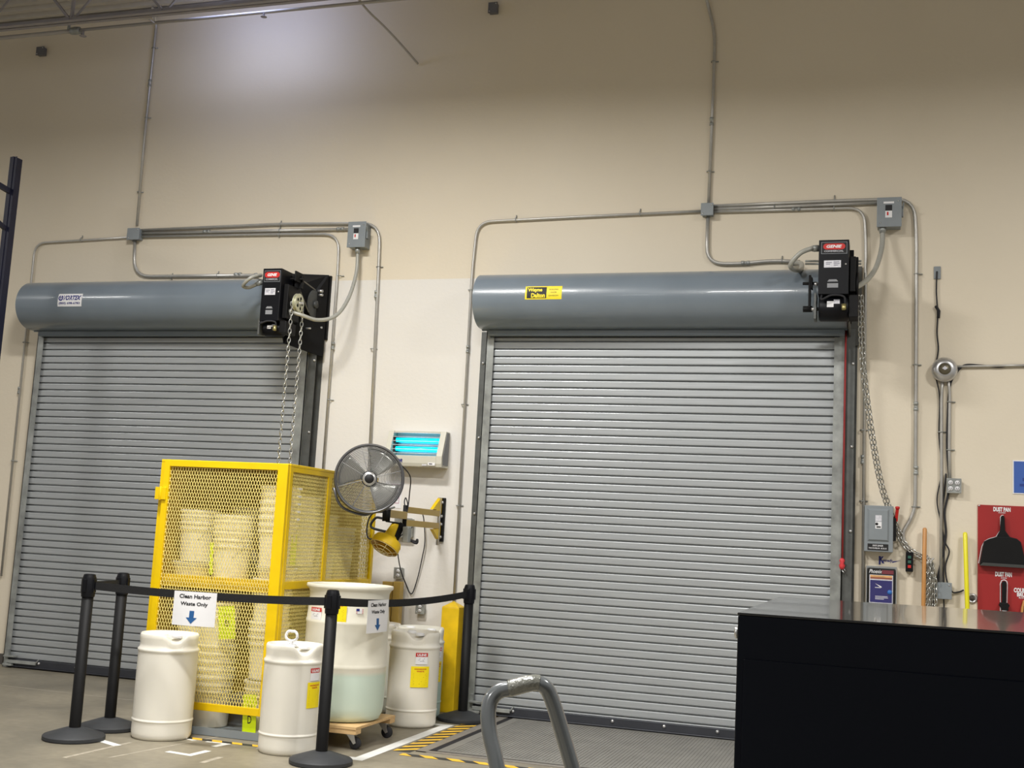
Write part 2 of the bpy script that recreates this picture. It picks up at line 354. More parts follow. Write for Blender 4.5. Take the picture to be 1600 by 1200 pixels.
# ---------------- roll-up doors
PITCH_S = 0.0667
def roll_door(name, xl, xr, hood_l, hood_r, zt, left):
    d = bpy.data.objects.new(name, None); COL.objects.link(d); d.location = ((xl+xr)/2, 0, 0); d['_o'] = ((xl+xr)/2, 0, 0); tag(d, kind='structure')
    # curtain of interlocking flat slats
    mb = MB(); prof = []; z = zt; n = 47
    z += PITCH_S*2
    for k in range(n+2):
        prof += [(0.024, z-.0005), (-.004, z-.001), (-.0072, z-.0025), (-.0085, z-.007), (-.0085, z-PITCH_S+.020), (-.0078, z-PITCH_S+.0135), (-.005, z-PITCH_S+.0118), (.024, z-PITCH_S+.0115)]
        z -= PITCH_S
    zb = z
    a = [mb.b.verts.new((xl-.03, p[0], p[1])) for p in prof]; b = [mb.b.verts.new((xr+.03, p[0], p[1])) for p in prof]
    for i in range(len(prof)-1): mb.b.faces.new((a[i], a[i+1], b[i+1], b[i]))
    mb.build('curtain', M_slat, d)
    # bottom bar: two steel angles and black rubber
    mb = MB(); mb.span((xl-.02, -.02, .085), (xr+.02, .012, zb+.004)); mb.build('bottom_bar', M_galv, d)
    mb = MB(); mb.span((xl-.02, -.045, .005), (xr+.02, .0, .085)); mb.span((xl-.02, -.06, .022), (xr+.02, -.045, .012)); mb.build('bottom_seal', mat('dark_bar', srgb(60, 62, 68), .45, .3, .1), d, bevel=.004)
    for k in range(6):
        xx = xl+.35+k*.42
        mb = MB(); mb.lathe([(0, .014), (.010, .011), (.015, 0), (.015, -.004)], (xx, -.046, .060), 12, Matrix.Rotation(PI/2, 3, 'X')); mb.build('bolt', M_chrome, d)
    # guides
    for s, xe in ((-1, xl), (1, xr)):
        mb = MB(); wdt = .07 if s < 0 else .085
        mb.span((xe, -.035, 0), (xe+s*wdt, -.028, 3.27)); mb.span((xe+s*wdt, -.035, 0), (xe+s*(wdt-.007), .06, 3.27)); mb.span((xe, .03, 0), (xe+s*wdt, .037, 3.27))
        g = mb.build('guide_rail', M_galv, d)
        mb = MB(); mb.span((xe+s*wdt, .0, 0), (xe+s*(wdt+.008), WY, 3.27)); mb.span((xe+s*wdt, WY-.012, 0), (xe+s*(wdt+.09), WY, 3.27))
        if s > 0: mb.span((xe+s*(wdt+.004), -.01, 0), (xe+s*(wdt+.075), .0, 3.27))
        mb.build('wall_angle', M_galvd, d)
        mb = MB()
        for k in range(5): mb.lathe([(0, .012), (.012, .009), (.013, 0)], (xe+s*(wdt+.06), (-.011 if s > 0 else WY-.013), .35+k*.66), 8, Matrix.Rotation(PI/2, 3, 'X'))
        mb.build('bolt_row', M_chrome, d)
    # hood: rolled sheet, round front, flat top lip to the wall
    zc, R, yc = 3.489, .232, -.155
    pr = [(WY, zc+R+.0), (yc+.02, zc+R)]
    for k in range(25):
        a_ = PI/2+ (PI*1.0)*k/24
        pr.append((yc+R*math.cos(a_), zc+R*math.sin(a_)))
    pr += [(-.09, zc-R), (-.09, zc-R-.012)]
    mb = MB(); va = [mb.b.verts.new((hood_l, p[0], p[1])) for p in pr]; vb = [mb.b.verts.new((hood_r, p[0], p[1])) for p in pr]
    for i in range(len(pr)-1): f = mb.b.faces.new((va[i], va[i+1], vb[i+1], vb[i]))
    mb.b.faces.new(va[::-1]); mb.b.faces.new(vb)
    for f in mb.b.faces: f.smooth = len(f.verts) == 4
    hood = mb.build('hood', M_hood, d, auto=40)
    mb = MB(); mb.span((hood_l+.06, -.10, zc-R-.045), (hood_r-.02, -.075, zc-R-.006)); mb.span((hood_l+.06, -.10, zc-R-.052), (hood_r-.02, -.03, zc-R-.044)); mb.build('hood_lip', M_hood, d, bevel=.004)
    mb = MB(); mb.span((hood_l+.06, -.035, zc-R-.058), (hood_r-.06, -.02, zc-R-.03)); mb.build('brush_seal', M_blackm, d)
    mb = MB(); mb.span((hood_l+.06, WY-.05, zc+R), (hood_r-.1, WY-.001, zc+R+.022)); mb.build('top_angle', M_galvd, d)
    return d, hood, (zc, R, yc)
doorL, hoodL, HG = roll_door('door_1', -7.974, -5.138, -8.055, -5.19, 3.144, True)
doorR, hoodR, _ = roll_door('door_2', -3.262, -.401, -3.36, -.30, 3.162, False)
# head plates at the drive ends
mb = MB(); a = W(507, 438, .06); mb.prism([(-5.16, -.30, 3.10), (-4.935, .04, 3.03), (-4.935, .04, 3.80), (-5.30, -.05, 3.80), (-5.24, -.36, 3.55)], (-.012, 0.01, 0)); 
mb.span((-5.19, WY-.03, 3.2), (-4.93, WY-.002, 3.80)); mb.build('head_plate', M_blackm, doorL)
mb = MB(); mb.prism([(-.29, -.40, 3.25), (-.29, .09, 3.20), (-.29, .09, 3.80), (-.29, -.2, 3.80), (-.29, -.40, 3.62)], (.012, 0, 0)); mb.span((-.29, WY-.03, 3.15), (-.2, WY-.002, 3.80)); mb.build('head_plate', mat('plate_dark', srgb(84, 84, 80), .6), doorR)
# side lock bolts at the foot of each left guide
for d, xl in ((doorL, -7.974), (doorR, -3.262)):
    mb = MB(); mb.span((xl-.03, -.09, .10), (xl+.09, -.03, .115)); mb.span((xl-.03, -.09, .02), (xl+.07, -.05, .04)); mb.span((xl-.03, -.06, .02), (xl+.0, -.03, .17))
    mb.span((xl+.0, -.075, .045), (xl+.33, -.05, .075)); mb.tube([(xl+.33, -.065, .06), (xl+.36, -.065, .10)], .006, 6); mb.build('slide_lock', M_galv, d, bevel=.002)
# stickers on the hoods
def hood_map(x0, zc_, R_, yc_, ang0):
    return lambda u, v, l: Vector((x0+u, yc_-(R_+l+.0008)*math.cos(ang0+v/R_), zc_+(R_+l+.0008)*math.sin(ang0+v/R_)))
zc, R, yc = HG
def hood_ang(px, py):  # angle on the hood where the ray meets it
    d = _ray(px, py); o = CAM
    A = d.y**2+d.z**2; B = 2*(d.y*(o.y-yc)+d.z*(o.z-zc)); C = (o.y-yc)**2+(o.z-zc)**2-R*R; t = (-B-math.sqrt(B*B-4*A*C))/(2*A); p = o+d*t
    return p.x, math.atan2(p.z-zc, -(p.y-yc))
def grid_patch(mapf, u0, v0, u1, v1, m, parent, name, n=6, lift=.0006):
    mb = MB(); g = [[mb.b.verts.new(mapf(u0+(u1-u0)*i/n, v0+(v1-v0)*j/n, lift)) for i in range(n+1)] for j in range(n+1)]
    for j in range(n):
        for i in range(n): mb.b.faces.new((g[j][i], g[j][i+1], g[j+1][i+1], g[j+1][i]))
    return mb.build(name, m, parent)
x0, a0 = hood_ang(90, 479); x1, a1 = hood_ang(130, 459)
hm = hood_map(x0, zc, R, yc, a0); wd, ht = x1-x0, (a1-a0)*R
st = grid_patch(hm, 0, 0, wd, ht, M_white, doorL, 'sticker')
lettering([('VORTEX', wd*.22, ht*.48, wd*.75, ht*.38)], M_navy, st, hm, bold=.05, shear=.3)
lettering([('(800) 698-6783', wd*.05, ht*.12, wd*.88, ht*.22)], M_navy, st, hm, bold=.03)
mb = MB()
for k in range(14):
    a_ = 2*PI*k/14; b_ = 2*PI*(k+1)/14; r1, r2 = ht*.12, ht*.22; c = (wd*.12, ht*.66)
    if k == 3: continue
    mb.quad([hm(c[0]+r1*math.cos(a_), c[1]+r1*math.sin(a_), .0012), hm(c[0]+r2*math.cos(a_), c[1]+r2*math.sin(a_), .0012), hm(c[0]+r2*math.cos(b_), c[1]+r2*math.sin(b_), .0012), hm(c[0]+r1*math.cos(b_), c[1]+r1*math.sin(b_), .0012)])
mb.quad([hm(wd*.07, ht*.78, .0014), hm(wd*.12, ht*.55, .0014), hm(wd*.17, ht*.78, .0014), hm(wd*.12, ht*.70, .0014)]); mb.build('emblem', M_navy, st)
x0, a0 = hood_ang(820, 468); x1, a1 = hood_ang(879, 447)
hm2 = hood_map(x0, zc, R, yc, a0); wd, ht = x1-x0, (a1-a0)*R
st = grid_patch(hm2, 0, 0, wd, ht, M_lyel, doorR, 'sticker')
grid_patch(hm2, wd*.05, ht*.08, wd*.585, ht*.92, M_ink, st, 'name_panel', lift=.0010)
def lift_map(mf, dl): return lambda u, v, l: mf(u, v, l+dl)
lettering([('Wayne', wd*.07, ht*.50, wd*.40, ht*.36), ('Dalton', wd*.17, ht*.12, wd*.38, ht*.34)], M_lyel, st, lift_map(hm2, .001), bold=.05)
lettering([('ROLLING', wd*.66, ht*.68, wd*.24, ht*.10), ('DOOR', wd*.70, ht*.46, wd*.16, ht*.10), ('DIVISION', wd*.65, ht*.22, wd*.26, ht*.10)], mat('olive_ink', srgb(120, 110, 10), .6), st, hm2, bold=.02)

# ---------------- dock leveler, hazard tape, floor tape
XL, YF = -2.953, -1.84
lv = thing('dock_leveler', (-1.6, -1, 0), 'grey ribbed steel dock plate set in the floor before the right-hand shutter', 'dock plate')
mb = MB(); mb.span((XL+.05, YF+.04, .0), (-.15, .09, .006))
xx = XL+.12
while xx < -.2:
    yv = YF+.1
    mb.span((xx, YF+.09, .006), (xx+.009, -.12, .0085)); xx += .026
mb.build('steel_plate', M_tread, lv)
mb = MB(); mb.span((XL, YF, .0002), (XL+.045, .09, .003)); mb.span((XL, YF+.0, .0002), (-.15, YF+.03, .003)); mb.build('pit_gap', mat('gap_dark', srgb(26, 24, 28), .9), lv)
mb = MB(); mb.span((XL-.075, YF-.05, .0), (XL, .09, .007)); mb.span((XL-.075, YF-.05, .0), (-.1, YF, .006)); mb.build('edge_frame', mat('edge_steel', srgb(150, 144, 136), .45, .4, .12, 10), lv)
def hazard(name, p0, p1, wdt, label, n, skew=1.0, cols=(None, None), frac=.5):
    p0, p1 = Vector(p0), Vector(p1); d = (p1-p0); L_ = d.length; d.normalize(); nr = Vector((-d.y, d.x, 0))
    mb = MB(); z = Vector((0, 0, .0018)); mb.mi = 0
    mb.quad([p0+z*.6, p1+z*.6, p1+nr*wdt+z*.6, p0+nr*wdt+z*.6]); mb.mi = 1
    st_ = L_/n
    for k in range(n):
        a = st_*k; b = a+st_*frac; s_ = wdt*skew
        q = [(a, 0), (b, 0), (b+s_, 1), (a+s_, 1)]
        q = [(min(max(u, 0), L_), v) for u, v in q]
        if abs(q[0][0]-q[1][0]) < 1e-4: continue
        mb.quad([p0+d*u+nr*(wdt*v)+z for u, v in q])
    o = mb.build(name, [M_hblk, M_hyel], None, org=p0); return tag(o, label, 'hazard tape')
hazard('hazard_tape', (XL-.215, YF-.12, 0), (XL-.215, -.02, 0), -.125, 'black and yellow striped tape running from the dock plate corner back to the shutter jamb', 13, -1.0)
hazard('hazard_tape', (XL-.12, YF-.24, 0), (-.6, YF-.24, 0), .075, 'black and yellow striped tape along the front edge of the dock plate', 13, -1.0)
hazard('hazard_tape', (-5.4, -2.36, 0), (-3.86, -2.36, 0), .06, 'black and yellow striped tape on the floor along the front of the yellow cage', 10, -.6)
def tape(pts, label, w_=.075, name='floor_tape'):
    mb = MB()
    for a, b in zip(pts, pts[1:]):
        a, b = Vector(a), Vector(b); d = (b-a).normalized(); n_ = Vector((-d.y, d.x, 0))*w_/2; z = Vector((0, 0, .001*(1+len(mb.b.verts)*.02)))
        a2, b2 = a-d*w_/2, b+d*w_/2
        mb.quad([a2-n_+z, b2-n_+z, b2+n_+z, a2+n_+z])
    o = mb.build(name, M_tape, None, org=pts[0]); tag(o, label, 'floor tape'); return o
def P2(px, py): v = F(px, py); return (v.x, v.y, 0)
tape([(-3.92, -2.36, 0), (-3.235, -2.36, 0), (-3.235, -.72, 0), (-3.36, -.72, 0)], 'long white floor tape with a corner, running beside the drum dolly towards the bollard', .085)
tape([P2(266, 1175), P2(297, 1180), P2(322, 1174)], 'small white L-shaped tape mark on bare floor between the two front drums', .05)
tape([P2(328, 1159), P2(356, 1162), P2(337, 1166)], 'small white corner tape mark next to the striped tape before the cage', .05)
tape([P2(160, 1158), P2(180, 1164)], 'short white tape mark beside the round base of the front left post', .06)
tape([P2(292, 1154), P2(301, 1156)], 'short scrap of white tape at the foot of the left front drum', .05)
mb = MB(); 
a, b = P2(-60, 1064), P2(204, 1095)
mb.bar((a[0], a[1], .0008), (b[0]+1.5, b[1], .0008), .012, .0006); tag(mb.build('trim_1', mat('joint_light', srgb(170, 162, 148), .7)), kind='structure')
mb = MB()
for pa, pb, w_ in (((100, 1184), (205, 1160), .03), ((170, 1184), (400, 1140), .02), ((315, 1192), (345, 1183), .04)):
    a, b = P2(*pa), P2(*pb); mb.bar((a[0], a[1], .0006), (b[0], b[1], .0006), w_, .0004)
tag(mb.build('trim_2', mat('scuff', srgb(168, 160, 144), .7, 0, .2, 20)), kind='structure')

# ================================================================== CONDUITS AND BOXES
CY = WY-.022
def conduit(name, pts, label, straps=(), r=.0135, rad=.13, cat='conduit', couplings=(), m=None, Y=CY):
    P = [Vector(p) if len(p) == 3 else W(p[0], p[1], Y) for p in pts]
    t = thing(name, P[0], label, cat); MB().tube(rounded(P, rad), r, 10).build('pipe', m or M_cond, t)
    for s_ in straps:
        c = W(s_[0], s_[1], Y); ver = s_[2] == 'v'; mb = MB()
        if ver: mb.tube([c+Vector((-.02, .014, 0)), c+Vector((-.016, -.005, 0)), c+Vector((0, -.018, 0)), c+Vector((.016, -.005, 0)), c+Vector((.018, .014, 0)), c+Vector((.042, .014, 0))], .005, 6)
        else: mb.tube([c+Vector((0, .014, -.02)), c+Vector((0, -.005, -.016)), c+Vector((0, -.018, 0)), c+Vector((0, -.005, .016)), c+Vector((0, .014, .018)), c+Vector((0, .014, .042))], .005, 6)
        mb.build('strap', M_galv, t)
    for s_ in couplings:
        c = W(s_[0], s_[1], Y); v = Vector((0, 0, .035)) if s_[2] == 'v' else Vector((.035, 0, 0))
        MB().tube([c-v, c-v*.35, c-v*.34, c+v*.34, c+v*.35, c+v], [r+.004, r+.004, r+.001, r+.001, r+.004, r+.004], 10).build('coupling', M_galv, t)
    return t
def wbox(name, px0, py0, px1, py1, depth, label, cat, m=None, bevel=.004, cover=True, Y=WY):
    a = W(px0, py1, Y-depth); b = W(px1, py0, Y-depth)
    t = thing(name, ((a.x+b.x)/2, Y-depth/2, a.z), label, cat)
    mb = MB(); mb.span((a.x, Y-depth, a.z), (b.x, Y-.001, b.z)); mb.build('body', m or M_box, t, bevel=bevel)
    if cover:
        mb = MB(); e = .006; mb.span((a.x-e, Y-depth-.008, a.z-e), (b.x+e, Y-depth, b.z+e)); mb.build('cover', m or M_box, t, bevel=.003)
        for q in ((.12, .12), (.88, .88)):
            mb = MB(); mb.lathe([(0, .004), (.005, .003), (.006, 0)], (a.x+(b.x-a.x)*q[0], Y-depth-.009, a.z+(b.z-a.z)*q[1]), 8, Matrix.Rotation(PI/2, 3, 'X')); mb.build('screw', M_chrome, t)
    t['_w'] = (a.x, b.x, a.z, b.z, Y-depth-.009)
    return t
def V3(p): return (p.x, p.y, p.z)
# left group
top = W(244, 36, CY)
conduit('conduit', [(top.x+.02, CY-.12, 6.58), (top.x+.02, CY-.05, 6.5), (244, 40), (228, 190), (214, 352)], 'galvanised conduit riser from the roof joist down to the left junction box', [(240, 75, 'v'), (229, 184, 'v'), (217, 300, 'v')], couplings=[(234, 130, 'v')], rad=.06)
jb = wbox('junction_box', 199, 357, 218, 374, .07, 'small square grey junction box above the left shutter where five conduits meet', 'junction box')
conduit('conduit', [(200, 371), (55, 380), (2, 900)], 'thin conduit turning down past the left end of the left shutter hood', [(127, 374, 'h'), (38, 535, 'v'), (20, 720, 'v')], couplings=[(30, 610, 'v')], r=.011)
conduit('conduit', [(211, 373), (209, 432), (402, 430)], 'thick conduit looping below the left junction box over to the motor unit', [(340, 430, 'h'), (268, 433, 'h')], couplings=[(372, 429, 'h')], r=.016, rad=.22)
conduit('conduit', [(217, 360), (440, 350), (594, 349), (592, 410), (574, 790)], 'topmost of three parallel conduits over the left shutter, bending down right of the switch box', [(438, 351, 'h'), (591, 417, 'v'), (582, 545, 'v')], couplings=[(588, 460, 'v')], r=.0145, rad=.2)
conduit('conduit', [(217, 365), (543, 358)], 'middle of the three parallel conduits over the left shutter, ending in the switch box', [(437, 360, 'h')], couplings=[(532, 358, 'h'), (323, 362, 'h')], r=.0145)
conduit('conduit', [(217, 370), (440, 366), (530, 366), (528, 420), (504, 745)], 'lowest of the three parallel conduits over the left shutter, bending down beside the jamb', [(436, 367, 'h'), (530, 431, 'v'), (514, 625, 'v')], couplings=[(520, 541, 'v')], r=.0125, rad=.16)
def disconnect(px0, py0, px1, py1, label):
    t = wbox('disconnect_switch', px0, py0, px1, py1, .12, label, 'switch box', cover=True)
    x0, x1, z0, z1, y = t['_w']; wd, ht = x1-x0, z1-z0; mf = flat((x0, y, z0))
    patch(mf, wd*.25, ht*.80, wd*.7, ht*.87, M_white, t, 'name_strip'); patch(mf, wd*.33, ht*.55, wd*.62, ht*.75, M_ink, t, 'rating_plate')
    patch(mf, wd*.33, ht*.30, wd*.62, ht*.54, M_white, t, 'warning_label')
    MB().span((x0+wd*.4, y-.0025, z0+ht*.38), (x0+wd*.47, y-.0012, z0+ht*.5)).build('warning_mark', M_red, t)
    mb = MB(); mb.span((x1+.001, y+.02, z0+ht*.35), (x1+.018, y+.06, z0+ht*.72)); mb.bar((x1+.012, y+.03, z0+ht*.6), (x1+.02, y-.01, z0+ht*.8), .012, .012); mb.build('lever', M_box, t, bevel=.002)
    return t
disconnect(543, 347, 572, 386, 'grey disconnect switch box above the left shutter, right of its motor unit')
disconnect(1371, 309, 1408, 354, 'grey disconnect switch box on the wall above and right of the right shutter')
# right group
conduit('conduit', [(W(1100, -30, CY-.1).x-.02, CY-.12, 6.3), (1106, 5), (1117, 52), (1115, 130), (1107, 318)], 'conduit riser with a kink near the top, dropping to the right junction box', [(1115, 96, 'v'), (1108, 268, 'v')], couplings=[(1112, 190, 'v')], rad=.12)
wbox('junction_box', 1096, 318, 1114, 336, .07, 'small square grey junction box above the right shutter where conduits cross', 'junction box')
conduit('conduit', [(1096, 330), (900, 339), (746, 347), (738, 420), (708, 960)], 'long conduit running left from the right junction box and down between the shutters', [(1000, 333, 'h'), (806, 343, 'h'), (735, 453, 'v'), (724, 632, 'v'), (716, 790, 'v')], couplings=[(731, 546, 'v')], r=.0125, rad=.14)
conduit('conduit', [(1106, 335), (1104, 412), (1160, 412), (1205, 407), (1250, 409)], 'thick conduit looping below the right junction box towards the motor unit', [(1222, 407, 'h')], couplings=[(1165, 411, 'h')], r=.016, rad=.26)
conduit('conduit', [(1113, 322), (1300, 314), (1428, 310), (1432, 370), (1430, 800), (1408, 836), (1421, 862)], 'topmost of the three parallel conduits over the right shutter, bending down to the push-button station', [(1304, 312, 'h'), (1433, 428, 'v'), (1431, 570, 'v'), (1429, 792, 'v')], couplings=[(1431, 635, 'v'), (1431, 735, 'v')], r=.0145, rad=.2)
conduit('conduit', [(1113, 327), (1371, 317)], 'middle of the three parallel conduits over the right shutter, ending in the switch box', [(1210, 323, 'h')], couplings=[], r=.0145)
conduit('conduit', [(1113, 331), (1300, 326), (1350, 325), (1353, 380), (1348, 950)], 'lowest of the three parallel conduits over the right shutter, bending down beside the chain', [(1303, 325, 'h'), (1348, 672, 'v'), (1347, 783, 'v')], couplings=[(1244, 327, 'h'), (1348, 718, 'v')], r=.0125, rad=.16)

# ================================================================== DOOR OPERATORS
def operator(px0, py0, px1, py1, py2, Yf, label, left):
    a = W(px0, py1, Yf); b = W(px1, py0, Yf); x0, x1, z0, z1 = a.x, b.x, a.z, b.z; zb = W(px0, py2, Yf).z; dp = .20
    t = thing('door_operator', ((x0+x1)/2, Yf, z0), label, 'door operator'); wd, ht = x1-x0, z1-z0
    MB().span((x0, Yf, z0), (x1, Yf+dp, z1)).build('control_box', M_black, t, bevel=.004)
    mf = flat((x0, Yf-.001, z0))
    patch(mf, wd*.08, ht*.74, wd*.94, ht*.96, mat('badge_grey', srgb(120, 124, 130), .4), t, 'badge_border'); bd = patch(mf, wd*.10, ht*.75, wd*.92, ht*.95, M_ink, t, 'badge', lift=.0012)
    mb = MB(); cx, cy_, rr, hw = wd*.51, ht*.875, ht*.055, wd*.26
    pl = [mf(cx+hw+rr*math.cos(q), cy_+rr*math.sin(q), .0018) for q in [(-PI/2+PI*k/8) for k in range(9)]] + [mf(cx-hw+rr*math.cos(q), cy_+rr*math.sin(q), .0018) for q in [(PI/2+PI*k/8) for k in range(9)]]
    mb.b.faces.new([mb.b.verts.new(p) for p in pl]); mb.build('red_oval', M_red, bd)
    lettering([('GENIE', cx-hw*.98, cy_-ht*.026, hw*1.96, ht*.055)], M_white, bd, lambda u, v, l: mf(u, v, .0026), bold=.04, shear=.25)
    lettering([('COMMERCIAL', wd*.18, ht*.775, wd*.64, ht*.03)], M_sil, bd, lambda u, v, l: mf(u, v, .0026), bold=.01)
    st = patch(mf, wd*.18, ht*.49, wd*.74, ht*.62, M_sil, t, 'sticker')
    lettering([('MODEL  GCL-GH', wd*.22, ht*.57, wd*.35, ht*.02), ('SERIAL 5000', wd*.22, ht*.52, wd*.2, ht*.02)], mat('grey_ink', srgb(120, 120, 135), .6), st, mf, bold=0) if False else None
    mb = MB()
    for k, (u0, u1, v) in enumerate(((.24, .44, .575), (.5, .68, .585), (.24, .38, .545), (.5, .70, .555), (.5, .64, .525))): mb.quad([mf(wd*u0, ht*v, .0018), mf(wd*u1, ht*v, .0018), mf(wd*u1, ht*(v+.012), .0018), mf(wd*u0, ht*(v+.012), .0018)])
    mb.build('print_lines', mat('grey_ink', srgb(130, 130, 145), .6), st)
    mb = MB(); mb.prism([mf(wd*.30, ht*.23, .001), mf(wd*.66, ht*.23, .001), mf(wd*.60, ht*.27, .001), mf(wd*.36, ht*.27, .001)], (0, -.0008, 0)); mb.span(mf(wd*.30, ht*.12, .001), mf(wd*.66, ht*.20, .0018)); mb.build('warning_label', mat('grey_label', srgb(140, 142, 146), .5), t)
    mb = MB(); mb.lathe([(0, .004), (.006, .003), (.007, 0)], mf(wd*.90, ht*.55, 0), 8, Matrix.Rotation(PI/2, 3, 'X')); mb.build('screw', M_chrome, t)
    # motor: horizontal drum under the box
    rm = (z0-zb)*.5; zc_ = z0-rm*.95; ym = Yf+.11
    Mx = Matrix.Rotation(PI/2, 3, 'Y')
    MB().lathe([(0, 0), (rm*.9, 0), (rm, .012), (rm, wd-.012), (rm*.9, wd), (0, wd)], (x0+.005, ym, zc_), 28, Mx).build('motor', M_black, t)
    mb = MB(); mb.tube(spline([(x0+wd*.12, Yf+.02, z0+.0), (x0+wd*.13, Yf-.02, zc_+rm*.5), (x0+wd*.45, Yf-.01, zc_+rm*.85), (x0+wd*.85, Yf-.005, zc_+rm*.75), (x0+wd*.9, Yf+.01, zc_+.01)]), .008, 8); mb.build('motor_cable', M_rubber, t)
    mfm = lambda u, v, l: Vector((x0+u, ym-(rm+.002+l)*math.cos(v), zc_+(rm+.002+l)*math.sin(v)))
    grid_patch(mfm, wd*.30, -.05, wd*.52, .45, M_white, t, 'motor_label'); grid_patch(mfm, wd*.52, .22, wd*.72, .62, M_sil, t, 'motor_label')
    mb = MB(); mb.lathe([(0, 0), (.016, 0), (.018, .012), (.018, .045), (0, .045)], (x0+wd*.86, Yf+.0, zc_-.03), 12); mb.build('fitting', mat('brass_dull', srgb(170, 160, 110), .35, .8), t)
    mb = MB(); mb.span((x0-.03, Yf+.03, zb+.01), (x0-.012, Yf+.17, z0+.02)); mb.tube([(x0-.045, ym, zc_), (x0, ym, zc_)], .014, 8); mb.build('brake_end', M_galvd, t, bevel=.003)
    # bracket and reducer towards the wall
    mb = MB(); mb.span((x0+.02, Yf+dp, z0-.02), (x1+.03, Yf+dp+.02, z1-.03)); mb.span((x1+.004, Yf+.05, z0+.03), (x1+.05, Yf+dp+.08, z0+ht*.72)); mb.span((x1+.004, Yf+.02, zb+.02), (x1+.07, Yf+dp, z0)); mb.build('gear_case', M_blackm, t, bevel=.006)
    return t, (x0, x1, z0, z1, zb, Yf, dp)
opL, gL = operator(405, 419, 441, 501, 523, -.66, 'black motor unit with a red badge hung before the left shutter hood', True)
opR, gR = operator(1278, 374, 1327, 460, 499, -.66, 'black motor unit with a red badge at the right end of the right shutter hood', False)
# left drive: chain wheel, sprocket, drive chain, shaft
x0, x1, z0, z1, zb, Yf, dp = gL; ht = z1-z0
MxX = Matrix.Rotation(PI/2, 3, 'Y')
cw = XP(466, 474, x1+.115)
mb = MB()
for s_ in (-.012, .012): mb.lathe([(.030, s_-.004), (.078, s_-.008 if s_ < 0 else s_-.002), (.086, s_), (.078, s_+.004), (.030, s_+.004)], cw, 28, MxX)
mb.lathe([(0, -.014), (.072, -.012), (.072, .012), (0, .014)], cw, 28, MxX); wh = mb.build('chain_wheel', mat('pale_zinc', srgb(196, 196, 170), .35, .5, .1, 20), opL)
MB().tube([cw-Vector((.14, 0, 0)), cw+Vector((.05, 0, 0))], .011, 10).build('shaft', M_chrome, opL)
for k in range(5): MB().lathe([(0, 0), (.015, 0), (.015, .0035), (0, .0035)], cw+Vector((.0125, .046*math.cos(2*PI*k/5), .046*math.sin(2*PI*k/5))), 14, MxX).build('hole_shade_disc', M_blackm, wh)  # dark discs on the face stand for shade inside the wheel's holes
mb = MB(); mb.tube([(x1-.02, Yf+.16, z1-.06), (x1+.12, Yf+.18, z1-.06)], .010, 8); mb.span((x1+.07, Yf+.10, z1-.09), (x1+.085, Yf+.26, z1+.0)); mb.span((x1, Yf+.20, z1-.14), (x1+.10, Yf+.22, z1-.02)); mb.build('limit_bracket', M_blackm, opL, bevel=.003)
sp = XP(491, 476, -5.00)
mb = MB(); mb.lathe([(0, -.006), (.125, -.006), (.135, 0), (.125, .006), (0, .006)], sp, 40, MxX); mb.lathe([(0, 0), (.035, 0), (.035, .03), (0, .03)], sp, 20, MxX); mb.build('sprocket', mat('sprocket_grey', srgb(74, 76, 76), .5, .3), opL)
s2 = Vector((sp.x-.004, Yf+.22, z1-.05)); mb = MB()
mb.bar(s2+Vector((0, 0, .028)), sp+Vector((0, .0, .135)), .008, .012); mb.bar(s2-Vector((0, 0, .028)), sp+Vector((0, -.10, -.09)), .008, .010); mb.lathe([(0, -.006), (.028, -.006), (.028, .006), (0, .006)], s2, 16, MxX); mb.build('drive_chain', mat('chain_dark', srgb(110, 108, 100), .45, .5), opL)
mb = MB(); mb.span((x1, Yf+.24, z0+.02), (-5.04, Yf+.26, z1-.05)); mb.build('mounting_plate', M_blackm, opL)
for px, py, r_ in ((502, 455, .014), (502, 461, .012), (483, 513, .008), (501, 512, .010)):
    c = XP(px, py, -4.965); MB().tube([c-Vector((.03, 0, 0)), c+Vector((.015, 0, 0))], r_, 8).build('bolt', M_chrome, opL)
# hand chain of the left operator: two strands and a loop behind the cage
pA = [cw+Vector((.0, -.072, 0)), None]
ct = cw+Vector((0, -.074, 0)); cb = cw+Vector((0, .074, 0))
zlow = 1.0
path = [(ct.x-.02, ct.y, ct.z), (ct.x-.03, ct.y, 2.0), (ct.x-.03, ct.y+.02, zlow+.05), (ct.x-.02, ct.y+.075, zlow), (ct.x-.01, cb.y-.02, zlow+.05), (ct.x, cb.y, 2.0), (ct.x+.01, cb.y, cb.z)]
hc = chain_mb(path, .040, .0042, .013).build('hand_chain', M_zinc, opL)
# right drive seen edge-on: chain wheel on the right, release lever on the left
x0r, x1r, z0r, z1r, zbr, Yfr, _d = gR; htr = z1r-z0r
p1, p2 = W(1258, 410, Yfr+.15), W(1346, 410, Yfr+.15)
mb = MB(); mb.tube([(p1.x, p1.y, p1.z+.010), (p2.x, p2.y, p2.z+.010)], .008, 8); mb.tube([(p1.x, p1.y, p1.z-.012), (p2.x, p2.y, p2.z-.012)], .008, 8); mb.build('jack_shaft', M_galv, opR)
mb = MB(); a, b = W(1336, 403, Yfr+.13), W(1341, 430, Yfr+.13); mb.span((a.x, a.y-.03, b.z), (b.x, a.y+.05, a.z)); a, b = W(1338, 425, Yfr+.15), W(1342, 470, Yfr+.15); mb.lathe([(0, -.008), (.105, -.008), (.11, 0), (.105, .008), (0, .008)], ((a.x+b.x)/2, a.y+.0, (a.z+b.z)/2), 30, MxX); mb.build('chain_wheel', M_blackm, opR)
